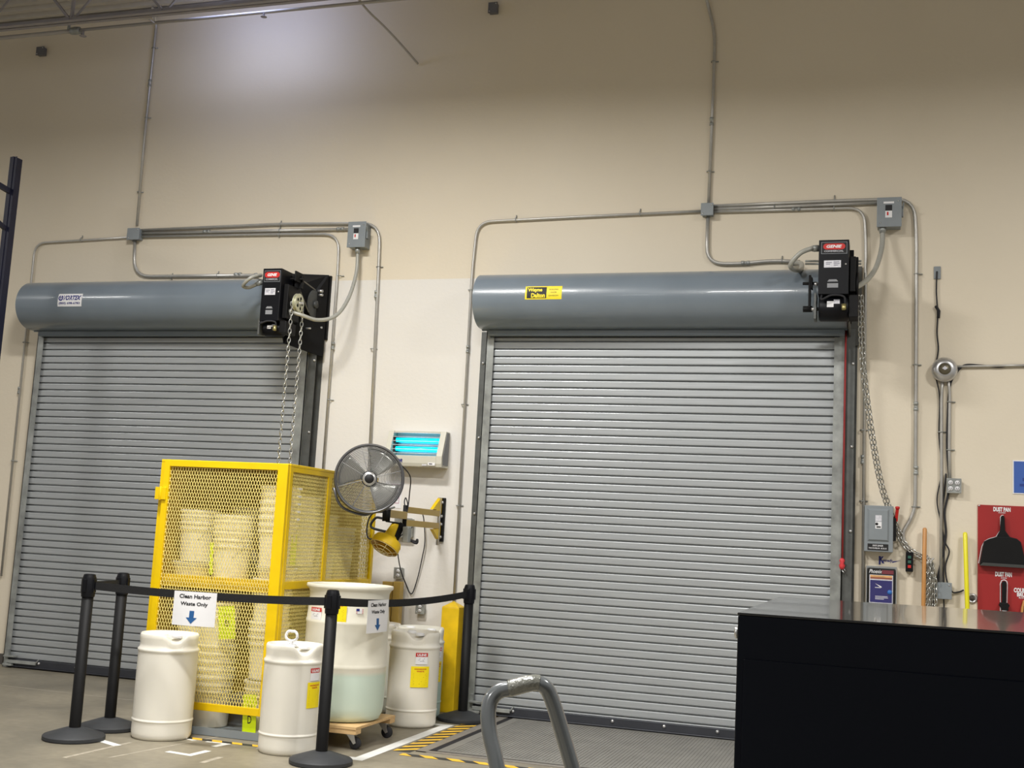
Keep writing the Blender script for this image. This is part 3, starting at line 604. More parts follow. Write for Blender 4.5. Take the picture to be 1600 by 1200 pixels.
mb = MB(); a, b = W(1264, 431, Yfr+.12), W(1266, 482, Yfr+.12); mb.span((a.x, a.y-.03, b.z), (a.x+.018, a.y+.03, a.z)); mb.tube([a+Vector((-.045, 0, -.06)), a+Vector((.06, 0, -.06))], .012, 8); c = W(1262, 483, Yfr+.12); mb.lathe([(0, -.035), (.024, -.035), (.024, .035), (0, .035)], c, 14, MxX); a2, b2 = W(1268, 435, Yfr+.12), W(1269, 452, Yfr+.12); mb.span((a2.x, a2.y-.04, b2.z), (a2.x+.01, a2.y+.04, a2.z)); mb.build('release_lever', M_blackm, opR, bevel=.003)
mb = MB(); mb.tube([W(1272, 444, Yfr+.1), W(1278, 444, Yfr+.1)], .012, 8); mb.tube([W(1268, 483, Yfr+.1), W(1274, 483, Yfr+.1)], .013, 8); mb.build('bolt_pair', M_chrome, opR)
mb = MB(); mb.span((x1r, Yfr+.12, z0r+.05), (-.27, -.1, z0r+.12)); mb.span((x1r, Yfr+.12, z0r-.12), (-.27, -.1, z0r-.05)); mb.build('mounting_arm', M_blackm, opR)
# right hand chain: swept aside to a hook on the wall
wh_c = Vector(((a.x+b.x)/2, Yfr+.15, 0))
q0 = W(1341, 462, Yfr+.10); pts = [W(1342, 462, -.52), W(1344, 520, -.42), W(1348, 590, -.32), W(1360, 680, -.19), W(1374, 755, -.06), W(1387, 795, .02), W(1400, 828, .05), W(1412, 852, .05), W(1430, 866, .05), W(1447, 874, .05), W(1452, 880, .045)]
ch = thing('hand_chain', V3(W(1452, 880, .05)), 'long galvanised chain pulled aside from the right motor unit to a wall hook', 'chain')
chain_mb(spline(pts, 5), .040, .0045, .014).build('strand', M_zinc, ch)
pts2 = [p+Vector((.022, .015, .004)) for p in pts]
chain_mb(spline(pts2, 5), .040, .0045, .014).build('strand', M_zinc, ch)
hk = W(1452, 878, .05)
mb = MB(); mb.tube(spline([(hk.x-.03, WY-.012, hk.z+.03), (hk.x-.02, WY-.05, hk.z+.03), (hk.x, WY-.07, hk.z-.0), (hk.x+.03, WY-.06, hk.z+.03)]), .007, 8); mb.lathe([(0, 0), (.028, 0), (.028, .008), (0, .008)], (hk.x-.03, WY-.002, hk.z+.03), 14, Matrix.Rotation(PI/2, 3, 'X')); mb.build('wall_hook', M_chrome, ch)
for k in range(6):
    dx = -.035+.016*k; lz = hk.z-1.05+.12*random.random()
    chain_mb([(hk.x+dx*.4, .045-.012*(k % 3), hk.z), (hk.x+dx, .05-.014*(k % 3), hk.z-.15), (hk.x+dx*1.1+.004, .055-.014*(k % 3), lz)], .040, .0045, .014).build('bundle_strand', M_zinc, ch)

# flexible conduits
def ribbed(name, pts, label, r=.0165, m=None):
    t = thing(name, V3(pts[0]), label, 'flexible conduit'); P = spline(pts, 10)
    MB().tube(P, r, 10).build('hose', m or M_flex, t)
    for e, s_ in ((P[0], P[1]), (P[-1], P[-2])):
        d = (s_-e).normalized(); MB().tube([e-d*.01, e+d*.035, e+d*.036, e+d*.05], [r+.007, r+.007, r+.003, r+.003], 8).build('connector', M_galv, t)
    return t
b0 = W(559, 389, .02)
ribbed('flexible_conduit', [b0, W(557, 425, .0), W(545, 465, -.12), W(525, 493, -.28), W(497, 500, -.42), W(470, 492, -.54), W(446, 484, -.66+.1)], 'grey flexible hose sagging from the left switch box to the left motor unit', .017)
ribbed('flexible_conduit', [W(400, 430, .06), W(406, 431, -.25), W(407, 430, -.55), W(392, 434, -.68), W(380, 446, -.66), W(389, 449, -.60), W(408, 441, -.56)], 'short grey hose looping behind the left side of the left motor unit', .016)
b0 = W(1379, 356, .02)
ribbed('flexible_conduit', [b0, W(1378, 385, -.02), W(1370, 415, -.15), W(1358, 434, -.3), W(1343, 446, -.45), W(1331, 450, -.52)], 'grey flexible hose curving from the right switch box to the right motor unit', .020)
ribbed('flexible_conduit', [W(1238, 410, .075), W(1252, 412, -.10), W(1250, 422, -.3), W(1238, 420, -.5), W(1236, 412, -.58), W(1250, 396, -.60), W(1266, 389, -.58), W(1277, 388, -.54)], 'grey flexible hose looping over the hood into the left side of the right motor unit', .019)
# red pull cord
t = thing('pull_cord', V3(W(1322, 520, -.06)), 'red pull cord with a red toggle hanging beside the right guide of the right shutter', 'cord')
a, b = W(1322, 505, -.06), W(1321, 880, -.06)
MB().tube([a, (a.x, a.y, (a.z+b.z)/2), (a.x+.002, a.y, b.z)], .0075, 8).build('cord', M_rope, t)
mb = MB(); mb.lathe([(0, -.05), (.016, -.045), (.024, -.02), (.014, .0), (.022, .02), (.012, .035), (0, .04)], (a.x+.0, a.y, b.z), 12); mb.build('toggle', mat('toggle_red', srgb(214, 60, 66), .4), t)
mb = MB(); mb.tube([(a.x+.012, a.y, b.z-.04), (a.x+.028, a.y, b.z-.06), (a.x+.016, a.y, b.z-.075), (a.x+.0, a.y, b.z-.055)], .006, 6, closed=True); mb.build('ring', M_chrome, t)
# ================================================================== RIGHT-HAND WALL
def wrect(px0, py0, px1, py1, Y=WY):
    a = W(px0, max(py0, py1), Y); b = W(px1, min(py0, py1), Y); return a.x, a.z, b.x, b.z
# safety switch with a red handle
t = wbox('safety_switch', 1350, 791, 1396, 861, .11, 'grey safety switch with a red handle on its right side, right of the right shutter', 'safety switch', cover=False)
x0, x1, z0, z1, y = t['_w']; y += .009; wd, ht = x1-x0, z1-z0; mf = flat((x0, y, z0))
mb = MB(); o = [(wd*.10, ht*.22), (wd*.86, ht*.22), (wd*.86, ht*.93), (wd*.10, ht*.93)]; i_ = [(wd*.17, ht*.26), (wd*.80, ht*.26), (wd*.80, ht*.89), (wd*.17, ht*.89)]
for k in range(4): mb.quad([mf(*o[k], 0), mf(*o[(k+1) % 4], 0), mf(*i_[(k+1) % 4], .012), mf(*i_[k], .012)])
mb.quad([mf(*q, .012) for q in i_]); mb.build('door_panel', M_box, t)
patch(mf, wd*.38, ht*.66, wd*.60, ht*.79, M_sil, t, 'label', lift=.013); patch(mf, wd*.38, ht*.50, wd*.60, ht*.65, M_white, t, 'label', lift=.013)
mb = MB(); mb.lathe([(0, 0), (.011, 0), (.011, .001), (0, .001)], mf(wd*.43, ht*.6, .0135), 12, Matrix.Rotation(PI/2, 3, 'X')); mb.span(mf(wd*.42, ht*.52, .0135), mf(wd*.57, ht*.55, .014)); mb.build('label_print', M_ink, t)
lb = patch(mf, wd*.12, ht*.03, wd*.84, ht*.17, M_ink, t, 'name_plate', lift=.002)
lettering([('ROCK LEVELER', wd*.30, ht*.115, wd*.36, ht*.035), ('TWO PHASE 60 - 30 - 15 - 6', wd*.16, ht*.055, wd*.62, ht*.035)], M_white, lb, lambda u, v, l: mf(u, v, .0032), bold=.02) if False else lettering([('DOCK LEVELER', wd*.30, ht*.115, wd*.36, ht*.035), ('TWO POWER SW - 28, 30, 32', wd*.16, ht*.055, wd*.62, ht*.035)], M_white, lb, lambda u, v, l: mf(u, v, .0032), bold=.02)
mb = MB(); mb.span((x1+.001, y+.01, z0+ht*.25), (x1+.022, y+.06, z0+ht*.75)); mb.build('handle_base', M_blackm, t, bevel=.003)
mb = MB(); mb.bar((x1+.02, y+.03, z0+ht*.68), (x1+.03, y+.0, z0+ht*.97), .02, .02); mb.lathe([(0, -.012), (.015, -.01), (.017, 0), (.015, .01), (0, .012)], (x1+.03, y+.0, z0+ht*.97), 12); mb.build('handle', mat('handle_red', srgb(190, 30, 30), .4), t, bevel=.002)
# brochure holder
x0, z0, x1, z1 = wrect(1356, 945, 1397, 888); t = thing('brochure_holder', ((x0+x1)/2, WY, z0), 'clear wall rack holding dark blue leaflets under the purple lettering sticker', 'leaflet holder')
wd, ht = x1-x0, z1-z0; mb = MB(); mb.span((x0-.015, WY-.07, z0-.012), (x1+.02, WY-.005, z0)); mb.span((x0-.015, WY-.07, z0), (x0-.008, WY-.005, z1)); mb.span((x1+.013, WY-.07, z0), (x1+.02, WY-.005, z1)); mb.span((x0-.015, WY-.012, z0), (x1+.02, WY-.005, z1+.01)); mb.build('rack', mat('rack_plastic', srgb(150, 152, 150), .25, 0, .05, 8), t, bevel=.002)
MB().span((x0, WY-.055, z0+.002), (x1+.005, WY-.015, z1-.005)).build('leaflet_stack', M_ink, t)
mf = flat((x0, WY-.0555, z0+.002)); lf = patch(mf, wd*.05, ht*.06, wd*.96, ht*.80, M_sil, t, 'leaflet'); patch(mf, wd*.08, ht*.08, wd*.93, ht*.66, M_blued, lf, 'cover', lift=.0012)
patch(mf, wd*.08, ht*.74, wd*.93, ht*.79, M_orange, lf, 'top_stripe', lift=.0012); patch(mf, wd*.08, ht*.69, wd*.93, ht*.74, mat('brown_print', srgb(150, 90, 70), .5), lf, 'photo_strip', lift=.0012); patch(mf, wd*.53, ht*.83, wd*.98, ht*.93, mat('maroon', srgb(120, 50, 60), .5), lf, 'corner_block', lift=.0012)
lettering([('Phoenix', wd*.04, ht*.84, wd*.5, ht*.10)], M_white, lf, mf, bold=.01, shear=.3)
lettering([('LEAVE THE MOST OF IT', wd*.28, ht*.24, wd*.5, ht*.015), ('HANDLING EQUIPMENT', wd*.28, ht*.19, wd*.55, ht*.015)], M_sil, lf, lambda u, v, l: mf(u, v, .0025), bold=.0) if False else None
mb = MB(); 
for v, u1 in ((.235, .76), (.20, .78), (.165, .62)): mb.span(mf(wd*.28, ht*v, .0015), mf(wd*u1, ht*(v+.012), .0022))
mb.prism([mf(wd*.27, ht*.575, .0015), mf(wd*.52, ht*.50, .0015), mf(wd*.53, ht*.47, .0015), mf(wd*.45, ht*.49, .0015)], (0, -.0008, 0)); mb.span(mf(wd*.27, ht*.46, .0015), mf(wd*.5, ht*.475, .0022)); mb.build('print', M_white, lf)
MB().lathe([(0, 0), (.018, 0), (.018, .001), (0, .001)], mf(wd*.84, ht*.36, .0025), 16, Matrix.Rotation(PI/2, 3, 'X')).build('round_emblem', mat('emblem_blue', srgb(50, 110, 190), .4), lf)
# purple script sticker
x0, z0, x1, z1 = wrect(1373, 880, 1408, 871); mb = MB(); mf = flat((x0, WY-.001, z0)); wd, ht = x1-x0, z1-z0
mb.prism([mf(0, -.01, 0), mf(wd*.08, -.01, 0), mf(wd*.10, ht*1.0, 0), mf(0, ht*1.05, 0)], (0, -.001, 0)); mb.prism([mf(wd*.08, ht*.45, 0), mf(wd*.22, ht*1.0, 0), mf(wd*.14, ht*1.0, 0), mf(wd*.05, ht*.5, 0)], (0, -.001, 0)); mb.prism([mf(wd*.08, ht*.5, 0), mf(wd*.12, ht*.6, 0), mf(wd*.26, 0, 0), mf(wd*.16, 0, 0)], (0, -.001, 0)); mb.prism([mf(wd*.6, ht*.35, 0), mf(wd*1.0, ht*.55, 0), mf(wd*.6, ht*.15, 0)], (0, -.001, 0))
o = mb.build('wall_sticker', M_navy, None, org=(x0, WY, z0)); tag(o, 'small purple lettering sticker on the wall under the grey safety switch', 'sticker')
lettering([('ennedy', wd*.18, ht*.1, wd*.45, ht*.6)], M_navy, o, mf, bold=.02, shear=.4)
# push-button station
t = wbox('push_button_station', 1415, 863, 1427, 893, .07, 'small black push-button station with green and red buttons at the foot of the kinked conduit', 'push-button station', m=M_black, cover=False)
x0, x1, z0, z1, y = t['_w']; y += .009; cx = (x0+x1)/2; ht = z1-z0
for v, m_ in ((.74, M_green), (.50, M_green), (.26, M_red)): MB().span((cx-.012, y-.006, z0+ht*v-.011), (cx+.012, y, z0+ht*v+.011)).build('button', m_, t, bevel=.002)
# outlets and cover plates
def outlet(px0, py0, px1, py1, label, n=2, depth=.05):
    t = wbox('power_outlet', px0, py0, px1, py1, depth, label, 'power outlet', m=M_galv, cover=True)
    x0, x1, z0, z1, y = t['_w']; wd, ht = x1-x0, z1-z0; y -= .0
    for i in range(n):
        for j in range(2):
            c = (x0+wd*((i+.5)/n), y-.001, z0+ht*(.28+.44*j)); mb = MB(); rr = min(wd/n, ht/2)*.36
            mb.lathe([(0, 0), (rr, 0), (rr, .004), (0, .004)], c, 16, Matrix.Rotation(PI/2, 3, 'X')); sk = mb.build('socket', M_white, t)
            mb = MB(); mb.span((c[0]-rr*.45, y-.0062, c[2]-rr*.2), (c[0]-rr*.25, y-.005, c[2]+rr*.5)); mb.span((c[0]+rr*.25, y-.0062, c[2]-rr*.2), (c[0]+rr*.45, y-.005, c[2]+rr*.5)); mb.span((c[0]-rr*.15, y-.0062, c[2]-rr*.6), (c[0]+rr*.15, y-.005, c[2]-rr*.35)); mb.build('slots', M_ink, sk)
    return t
outlet(1480, 749, 1501, 769, 'silver outlet box with four white sockets above the red tool board')
t = wbox('cover_plate', 1461, 912, 1486, 934, .05, 'grey blank cover plate behind the hanging black cables, above the black cabinet', 'cover plate', cover=True)
for (a, b, c, d, l, n) in ((650, 944, 663, 958, 'small grey outlet low on the wall left of the yellow bollard', 1), (616, 888, 629, 903, 'small grey outlet on the wall below the dock lamp', 1)): outlet(a, b, c, d, l, n, .045)
wbox('cover_plate', 1459, 416, 1470, 436, .012, 'small grey plate high on the wall with a thin cable hanging from it', 'cover plate', cover=False)
wbox('sensor_box', 57, 73.5, 69, 86, .05, 'small dark square box high on the wall at the far left under the roof pipe', 'wall box', m=mat('box_dark', srgb(104, 104, 108), .6), cover=True)
wbox('sensor_box', 763.5, 4, 777, 20, .05, 'small dark square box at the very top of the wall between the conduit risers', 'wall box', m=MATS['box_dark'], cover=True)
wbox('outlet_box', 616, 811, 644, 838, .06, 'galvanised electrical box on the wall behind the dock lamp arm', 'electrical box', m=M_galv)
# round wall fitting, built as a bell-shaped shell with a hub
c = W(1476, 577, .03); t = thing('round_fitting', V3(c), 'round silver fitting on the wall where black cables branch', 'bell')
RX = Matrix.Rotation(PI/2, 3, 'X')
MB().lathe([(.0, -.06), (.06, -.06), (.095, -.05), (.098, -.02), (.092, .0), (.048, .028), (.044, .026)], c, 36, RX).build('shell', M_chrome, t)
MB().lathe([(.046, .026), (.044, .036), (.0, .036)], c, 24, RX).build('hub', mat('hub_bronze', srgb(112, 106, 88), .4, .5), t)
mb = MB(); mb.prism([c+Vector((.0, -.04, .02)), c+Vector((.02, -.04, .0)), c+Vector((0, -.04, -.012)), c+Vector((-.02, -.04, 0))], (0, -.004, 0)); mb.build('emblem', M_sil, t)
# wires around the round fitting
def wire(pts, label, r=.006, m=None, cat='cable', name='black_cable', n=8):
    o = MB().tube(spline(pts, n), r, 7).build(name, m or M_rubber, None, org=pts[0]); return tag(o, label, cat)
wp = lambda *q: [W(a_, b_, WY-.018) for a_, b_ in q]
wire(wp((1464, 424), (1463, 455), (1465, 490), (1464, 520), (1466, 545), (1463, 566)), 'thin black cable from the small grey plate down to the round fitting')
o = MB().tube(wp((1462, 478), (1467, 486), (1466, 497)), .012, 8).build('cable_joint', M_rubber, None, org=W(1464, 487, WY-.02)); tag(o, 'black plug joint in the thin cable above the round fitting', 'plug')
cA = wp((1610, 572), (1580, 571), (1560, 573), (1530, 571), (1507, 571), (1494, 583), (1484, 604), (1481, 650), (1480, 700), (1483, 760), (1476, 800), (1478, 835), (1472, 870), (1465, 905), (1459, 940), (1458, 965))
wire(cA, 'thick black cable running from the right edge past the round fitting and down to the cabinet', .009)
wire(wp((1463, 592), (1468, 622), (1467, 680), (1471, 735), (1464, 780), (1469, 812), (1475, 850), (1474, 900), (1475, 960)), 'thin black cable hanging straight down from the left of the round fitting', .005)
wire(wp((1478, 740), (1474, 780), (1470, 810), (1476, 845), (1483, 862), (1477, 885), (1480, 910), (1488, 925), (1498, 925), (1506, 922)), 'black cable curling right to a plug end beside the yellow handle', .006)
conduit('conduit', [(1473, 590), (1471, 618), (1471, 735), (1470, 912)], 'conduit dropping from the round fitting to the grey blank cover plate', [(1470, 675, 'v')], r=.012, rad=.05)
conduit('conduit', [(1481, 588), (1484, 615), (1483, 700), (1484, 749)], 'short conduit dropping from the round fitting to the four-socket outlet', [(1484, 628, 'v'), (1483, 703, 'v')], r=.012, rad=.05)
conduit('conduit', [(1485, 573), (1640, 570)], 'thin conduit running right from the round fitting to the edge of view', r=.010)
# broom handles leaning on the wall, feet on the floor
def handle(pt, pb_, r, m, name, label, cat):
    a = W(*pt, .05); b = W(*pb_, -.0); d = (b-a); k = (a.z-.02)/(a.z-b.z); foot = a+d*k; foot.y = min(foot.y, -.02)
    t = thing(name, (foot.x, foot.y, 0), label, cat)
    top = Vector(a); mb = MB(); mb.tube([top+Vector((0, 0, .012)), top+Vector((0, 0, .006)), top, foot+Vector((0, 0, .12))], [r*.5, r*.85, r, r], 14); mb.build('handle', m, t)
    mb = MB(); mb.span((foot.x-.16, foot.y-.035, .06), (foot.x+.16, foot.y+.035, .13)); hd = mb.build('head', m, t, bevel=.01)
    mb = MB(); mb.prism([(foot.x-.155, foot.y-.03, .06), (foot.x+.155, foot.y-.03, .06), (foot.x+.17, foot.y-.04, .001), (foot.x-.17, foot.y-.04, .001)], (0, .06, 0)); mb.build('bristles', M_blackm, hd)
handle((1445, 827), (1443, 940), .016, M_broom, 'broom', 'wooden broom handle leaning on the wall beside the hanging chain', 'broom')
handle((1508, 834), (1511, 945), .0165, mat('handle_yellow', srgb(240, 232, 40), .35), 'broom', 'bright yellow broom handle against the wall left of the red board', 'broom')
c = W(1519, 935, WY-.004); t = thing('metal_disc', V3(c), 'small round metal disc on the wall between yellow handle and red board', 'metal disc')
MB().lathe([(0, -.0), (.036, 0), (.038, .006), (.024, .010), (.022, .004), (0, .004)], c, 28, RX).build('rim', M_chrome, t); MB().lathe([(0, .004), (.013, .004), (.013, .012), (0, .012)], c, 16, RX).build('centre', mat('hub_dark', srgb(70, 62, 56), .5), t)
# blue sign
x0, z0, x1, z1 = wrect(1584, 770, 1660, 723); t = thing('wall_sign', (x0, WY, z0), 'blue sign with a thin white border at the right edge of the wall', 'sign'); MB().span((x0-.008, WY-.006, z0-.008), (x1, WY-.001, z1+.008)).build('border', M_white, t); MB().span((x0, WY-.008, z0), (x1-.008, WY-.006, z1)).build('face', M_blues, t)
mf = flat((x0, WY-.0085, z0)); mb = MB(); mb.span(mf((x1-x0)*.18, .09, 0), mf((x1-x0)*.5, .115, .0005)); mb.span(mf((x1-x0)*.12, .05, 0), mf((x1-x0)*.6, .07, .0005)); mb.build('faint_print', mat('blue_deep', srgb(40, 64, 140), .5), t)
# red shadow board
x0, z0, x1, z1 = wrect(1527, 1060, 1680, 794.5); t = thing('tool_board', (x0, WY, z0), 'red tool board with white printed outlines for dust pans and brush', 'tool board')
MB().span((x0, WY-.014, z0), (x1, WY-.001, z1)).build('panel', M_redb, t, bevel=.003)
mfb = flat((0, WY-.0148, 0))
def L2(px, py): v = W(px, py, WY-.015); return v.x, v.z
def ltxt(s_, px0, py0, px1, py1, par, m=M_white, bold=.05):
    a = L2(px0, py1); b = L2(px1, py0); return lettering([(s_, a[0], a[1], b[0]-a[0], b[1]-a[1])], m, par, mfb, bold=bold)
ltxt('DUST PAN', 1552, 793, 1579, 799, t); ltxt('DUST PAN', 1555, 894.5, 1581, 900.5, t); ltxt('COUNTER', 1584, 920, 1615, 925.5, t); ltxt('BRUSH', 1589, 927, 1610, 932, t)
ltxt('10-1/2 INCH', 1560, 800.5, 1571, 802, t, bold=.02); ltxt('10-INCH', 1564, 902.5, 1573, 904, t, bold=.02); ltxt('BLACK', 1592, 933.5, 1603, 935, t, bold=.02)
MB().lathe([(0, 0), (.008, 0), (.006, .004), (0, .005)], W(1530, 790, WY-.014), 10, RX).build('screw', M_chrome, t)
def outline(pts, par, wd=.006):
    mb = MB(); P = [Vector((q[0], WY-.0152, q[1])) for q in pts]
    for a, b in zip(P, P[1:]): mb.bar(a, b, wd, .0006, up=Vector((0, 1, 0)))
    return mb.build('outline', M_white, par)
def px_list(l): return [L2(*q) for q in l]
outline(px_list([(1563, 842), (1563, 808), (1565, 805), (1568, 805)]), t, .004)
outline(px_list([(1562, 830), (1556, 839), (1545, 842), (1538, 846), (1534, 854), (1529, 880)]), t, .006); outline(px_list([(1569, 830), (1575, 840), (1588, 843), (1594, 850), (1600, 872)]), t, .006)
outline(px_list([(1563, 960), (1563, 912), (1565, 907), (1569, 906), (1573, 908), (1574, 912), (1573, 960)]), t, .006)
# hanging dust pan, upper
def shp(pts, th, m, par, name, Y=WY-.018, bev=.004):
    mb = MB(); mb.prism([Vector((q[0], Y, q[1])) for q in px_list(pts)], (0, -th, 0)); return mb.build(name, m, par, bevel=bev)
c = W(1566, 806, WY); t = thing('dust_pan', V3(c), 'black dust pan hanging on the red board below the upper DUST PAN lettering', 'dust pan')
shp([(1537, 846), (1545, 842), (1556, 839), (1576, 839), (1588, 842), (1594, 847), (1602, 880), (1602, 887), (1530, 882)], .05, M_blackm, t, 'pan')
shp([(1535, 879), (1600, 883), (1602, 888), (1530, 883.5)], .06, mat('lip_grey', srgb(60, 62, 60), .5), t, 'lip', bev=.002)
shp([(1563.5, 808), (1565, 806), (1568, 806), (1569, 808), (1570, 829), (1578, 840), (1556, 840), (1562, 829)], .03, M_blackm, t, 'handle')
c = W(1568, 908, WY); t = thing('dust_pan', V3(c), 'black dust pan handle hanging on the red board below the lower DUST PAN lettering', 'dust pan')
shp([(1565, 910), (1567, 908), (1570, 908), (1572, 910), (1571.5, 945), (1565, 944)], .03, M_blackm, t, 'handle')
shp([(1560, 945), (1562, 941), (1574, 942), (1577, 946), (1575, 949), (1575, 954), (1564, 953), (1563, 949)], .05, M_blackm, t, 'collar')
shp([(1560, 975), (1565, 953), (1573, 954), (1578, 976)], .035, M_blackm, t, 'pan')
shp([(1565, 952), (1572, 953), (1573, 975), (1565, 974)], .045, M_sil, t, 'stem')
c = W(1598, 945, WY); t = thing('counter_brush', V3(c), 'wooden counter brush at the right edge of the red board', 'brush')
shp([(1594, 962), (1595, 950), (1598, 938), (1603, 938), (1607, 950), (1608, 965)], .03, M_broom, t, 'handle'); shp([(1598, 958), (1599, 946), (1604, 946), (1604, 960)], .034, M_blackm, t, 'grip')

# ================================================================== FLY TRAP
x0, z0, x1, z1 = wrect(606, 728, 702, 673, -.02); zt_, zb_ = W(650, 673, .0).z, W(650, 729, -.06).z
xl, xr = W(605, 690, -.02).x, W(695, 690, -.02).x
t = thing('insect_light_trap', ((xl+xr)/2, WY, zb_), 'beige insect trap with two glowing blue tubes on the wall above the fan arm', 'insect trap')
wdq = xr-xl; H = zt_-zb_; yB, yT = WY-.17, WY-.09      # leans outwards towards the bottom
def tp(u, v, l=0):  # front face point
    return Vector((xl+(xr-xl)*u, yT+(yB-yT)*(1-v)-l, zb_+H*v))
mb = MB(); sd = [(WY-.001, zb_+.0), (yB+.01, zb_), (yB, zb_+.03), (yB, zb_+H*.30), (yT, zt_), (WY-.001, zt_)]
# housing as an open frame: sides, top, lower fascia, back
for u0, u1 in ((0, .09), (.90, 1.0)): mb.prism([Vector((xl+(xr-xl)*u0, a_, b_)) for a_, b_ in sd], ((xr-xl)*(u1-u0), 0, 0))
mb.prism([Vector((xl+(xr-xl)*.0905, a_, b_)) for a_, b_ in ((WY-.002, zb_+.001), (yB+.012, zb_+.001), (yB+.002, zb_+.031), (yB+.002, zb_+H*.30), (WY-.002, zb_+H*.30))], ((xr-xl)*.809, 0, 0))
mb.span((xl+wdq*.0905, yT+.002, zt_-.02), (xl+wdq*.8995, WY-.002, zt_-.001)); mb.span((xl+wdq*.0905, WY-.02, zb_+H*.305), (xl+wdq*.8995, WY-.003, zt_-.021)); mb.build('housing', M_beige, t, bevel=.004)
mb = MB(); mb.prism([Vector((xr+.001, a_, b_)) for a_, b_ in ((WY-.02, zb_+.02), (yB+.03, zb_+.02), (yB+.02, zb_+H*.30), (yT+.012, zt_-.012), (WY-.02, zt_-.012))], (.004, 0, 0)); mb.build('side_grille', mat('grille_grey', srgb(120, 122, 124), .5), t)
for k, v in enumerate((.50, .74)):
    MB().tube([Vector((xl+(xr-xl)*.10, WY-.075, zb_+H*v)), Vector((xl+(xr-xl)*.90, WY-.075, zb_+H*v))], .019, 14).build('tube', M_uv, t)
    mb = MB(); mb.span((xl+(xr-xl)*.095, WY-.10, zb_+H*v-.03), (xl+(xr-xl)*.13, WY-.04, zb_+H*v+.03)); mb.build('tube_socket', M_ink, t)
mb = MB()
for k in range(6):
    v = .36+.115*k; y_ = yT+(yB-yT)*min(1, (1-v)/.7); mb.tube([Vector((xl+(xr-xl)*.09, y_, zb_+H*v)), Vector((xl+(xr-xl)*.90, y_, zb_+H*v))], .0035, 6)
mb.build('guard_wires', M_sil, t)
MB().span((xl+(xr-xl)*.1, WY-.03, zb_+H*.32), (xl+(xr-xl)*.9, WY-.021, zt_-.02)).build('reflector', mat('reflector', srgb(180, 200, 210), .25, .7), t)
mft = flat((xl, yB-.001, zb_)); wdt = xr-xl
lettering([('VECTOR', wdt*.05, H*.10, wdt*.28, H*.10)], M_navy, t, mft, bold=.04, shear=.2)
patch(mft, wdt*.77, H*.04, wdt*.89, H*.12, M_white, t, 'label'); mb = MB(); mb.span(mft(wdt*.79, H*.07, .001), mft(wdt*.845, H*.095, .0014)); mb.build('label_print', M_ink, t); patch(mft, wdt*.67, H*.03, wdt*.75, H*.07, M_sil, t, 'label')

# notice behind the fan
x0, z0, x1, z1 = wrect(600, 793, 629, 752); t = thing('framed_notice', ((x0+x1)/2, WY, z0), 'white notice sheet with a pink frame on the wall partly behind the fan', 'notice'); MB().span((x0, WY-.004, z0), (x1, WY-.001, z1)).build('sheet', M_white, t)
mb = MB(); pk = mat('pink_print', srgb(190, 150, 170), .5); wd, ht = x1-x0, z1-z0; 
for (u0, v0, u1, v1) in ((.35, .17, .88, .20), (.35, .85, .88, .88), (.35, .17, .38, .88), (.85, .17, .88, .88)): mb.span((x0+wd*u0, WY-.005, z0+ht*v0), (x0+wd*u1, WY-.004, z0+ht*v1))
mb.build('printed_frame', pk, t)

# ================================================================== DOCK ARM, FAN, LAMP
AX = -3.72
br = W(686, 815, WY-.01); t = thing('lamp_boom', (AX, WY, br.z), 'tan folding dock arm on a yellow and black wall bracket between the shutters', 'dock arm')
xb = W(689, 800, WY-.02).x; za, zb2 = W(690, 778, WY).z, W(686, 848, WY).z
mb = MB(); mb.span((xb-.02, WY-.03, za-.0), (xb+.035, WY-.001, za-.2)); mb.span((xb-.02, WY-.03, zb2+.01), (xb+.035, WY-.001, zb2+.2)); mb.build('back_plate', M_blackm, t, bevel=.003)
for zz in (za-.04, za-.16, zb2+.05, zb2+.16): MB().lathe([(0, 0), (.015, 0), (.014, .012), (0, .014)], (xb+.012, WY-.03, zz), 8, RX).build('bolt', M_chrome, t)
z1a, z2a = XP(690, 803, AX).z, XP(688, 822, AX).z
mb = MB(); mb.prism([(xb-.02, WY-.03, za), (xb-.02, WY-.06, za), (xb-.02, WY-.24, z1a+.03), (xb-.02, WY-.17, z1a+.03), (xb-.02, WY-.03, za-.14)], (.03, 0, 0)); mb.prism([(xb-.02, WY-.03, zb2+.03), (xb-.02, WY-.07, zb2+.03), (xb-.02, WY-.22, z2a-.03), (xb-.02, WY-.14, z2a-.03), (xb-.02, WY-.03, zb2+.18)], (.03, 0, 0)); mb.build('gusset', M_yel, t, bevel=.002)
MB().tube([(xb, WY-.06, zb2-.02), (xb, WY-.06, za+.0)], .014, 10).build('hinge_pin', M_chrome, t)
j1 = XP(633, 800, AX); j1b = XP(633, 822, AX)
mb = MB(); mb.bar((xb, WY-.08, z1a), (j1.x, j1.y, z1a+.005), .03, .05); mb.bar((xb, WY-.08, z2a), (j1.x, j1.y, z2a+.005), .03, .05); mb.build('first_arm', M_tan, t, bevel=.003)
je = XP(606, 808, AX+.06); zj = je.z
MB().tube([(j1.x, j1.y, z2a-.04), (j1.x, j1.y, z1a+.04)], .018, 10).build('elbow_pin', M_blackm, t)
mb = MB(); mb.bar((j1.x, j1.y+.01, (z1a+z2a)/2+.01), (je.x, je.y, (z1a+z2a)/2+.01), .035, .06); mb.build('second_arm', M_tan, t, bevel=.003)
mb = MB(); zc2 = (z1a+z2a)/2; mb.lathe([(0, -.05), (.03, -.05), (.032, .05), (.012, .055), (.012, .085), (0, .09)], (je.x, je.y-.03, zc2), 14); mb.build('end_joint', M_blackm, t)
END = Vector((je.x, je.y-.03, zc2))
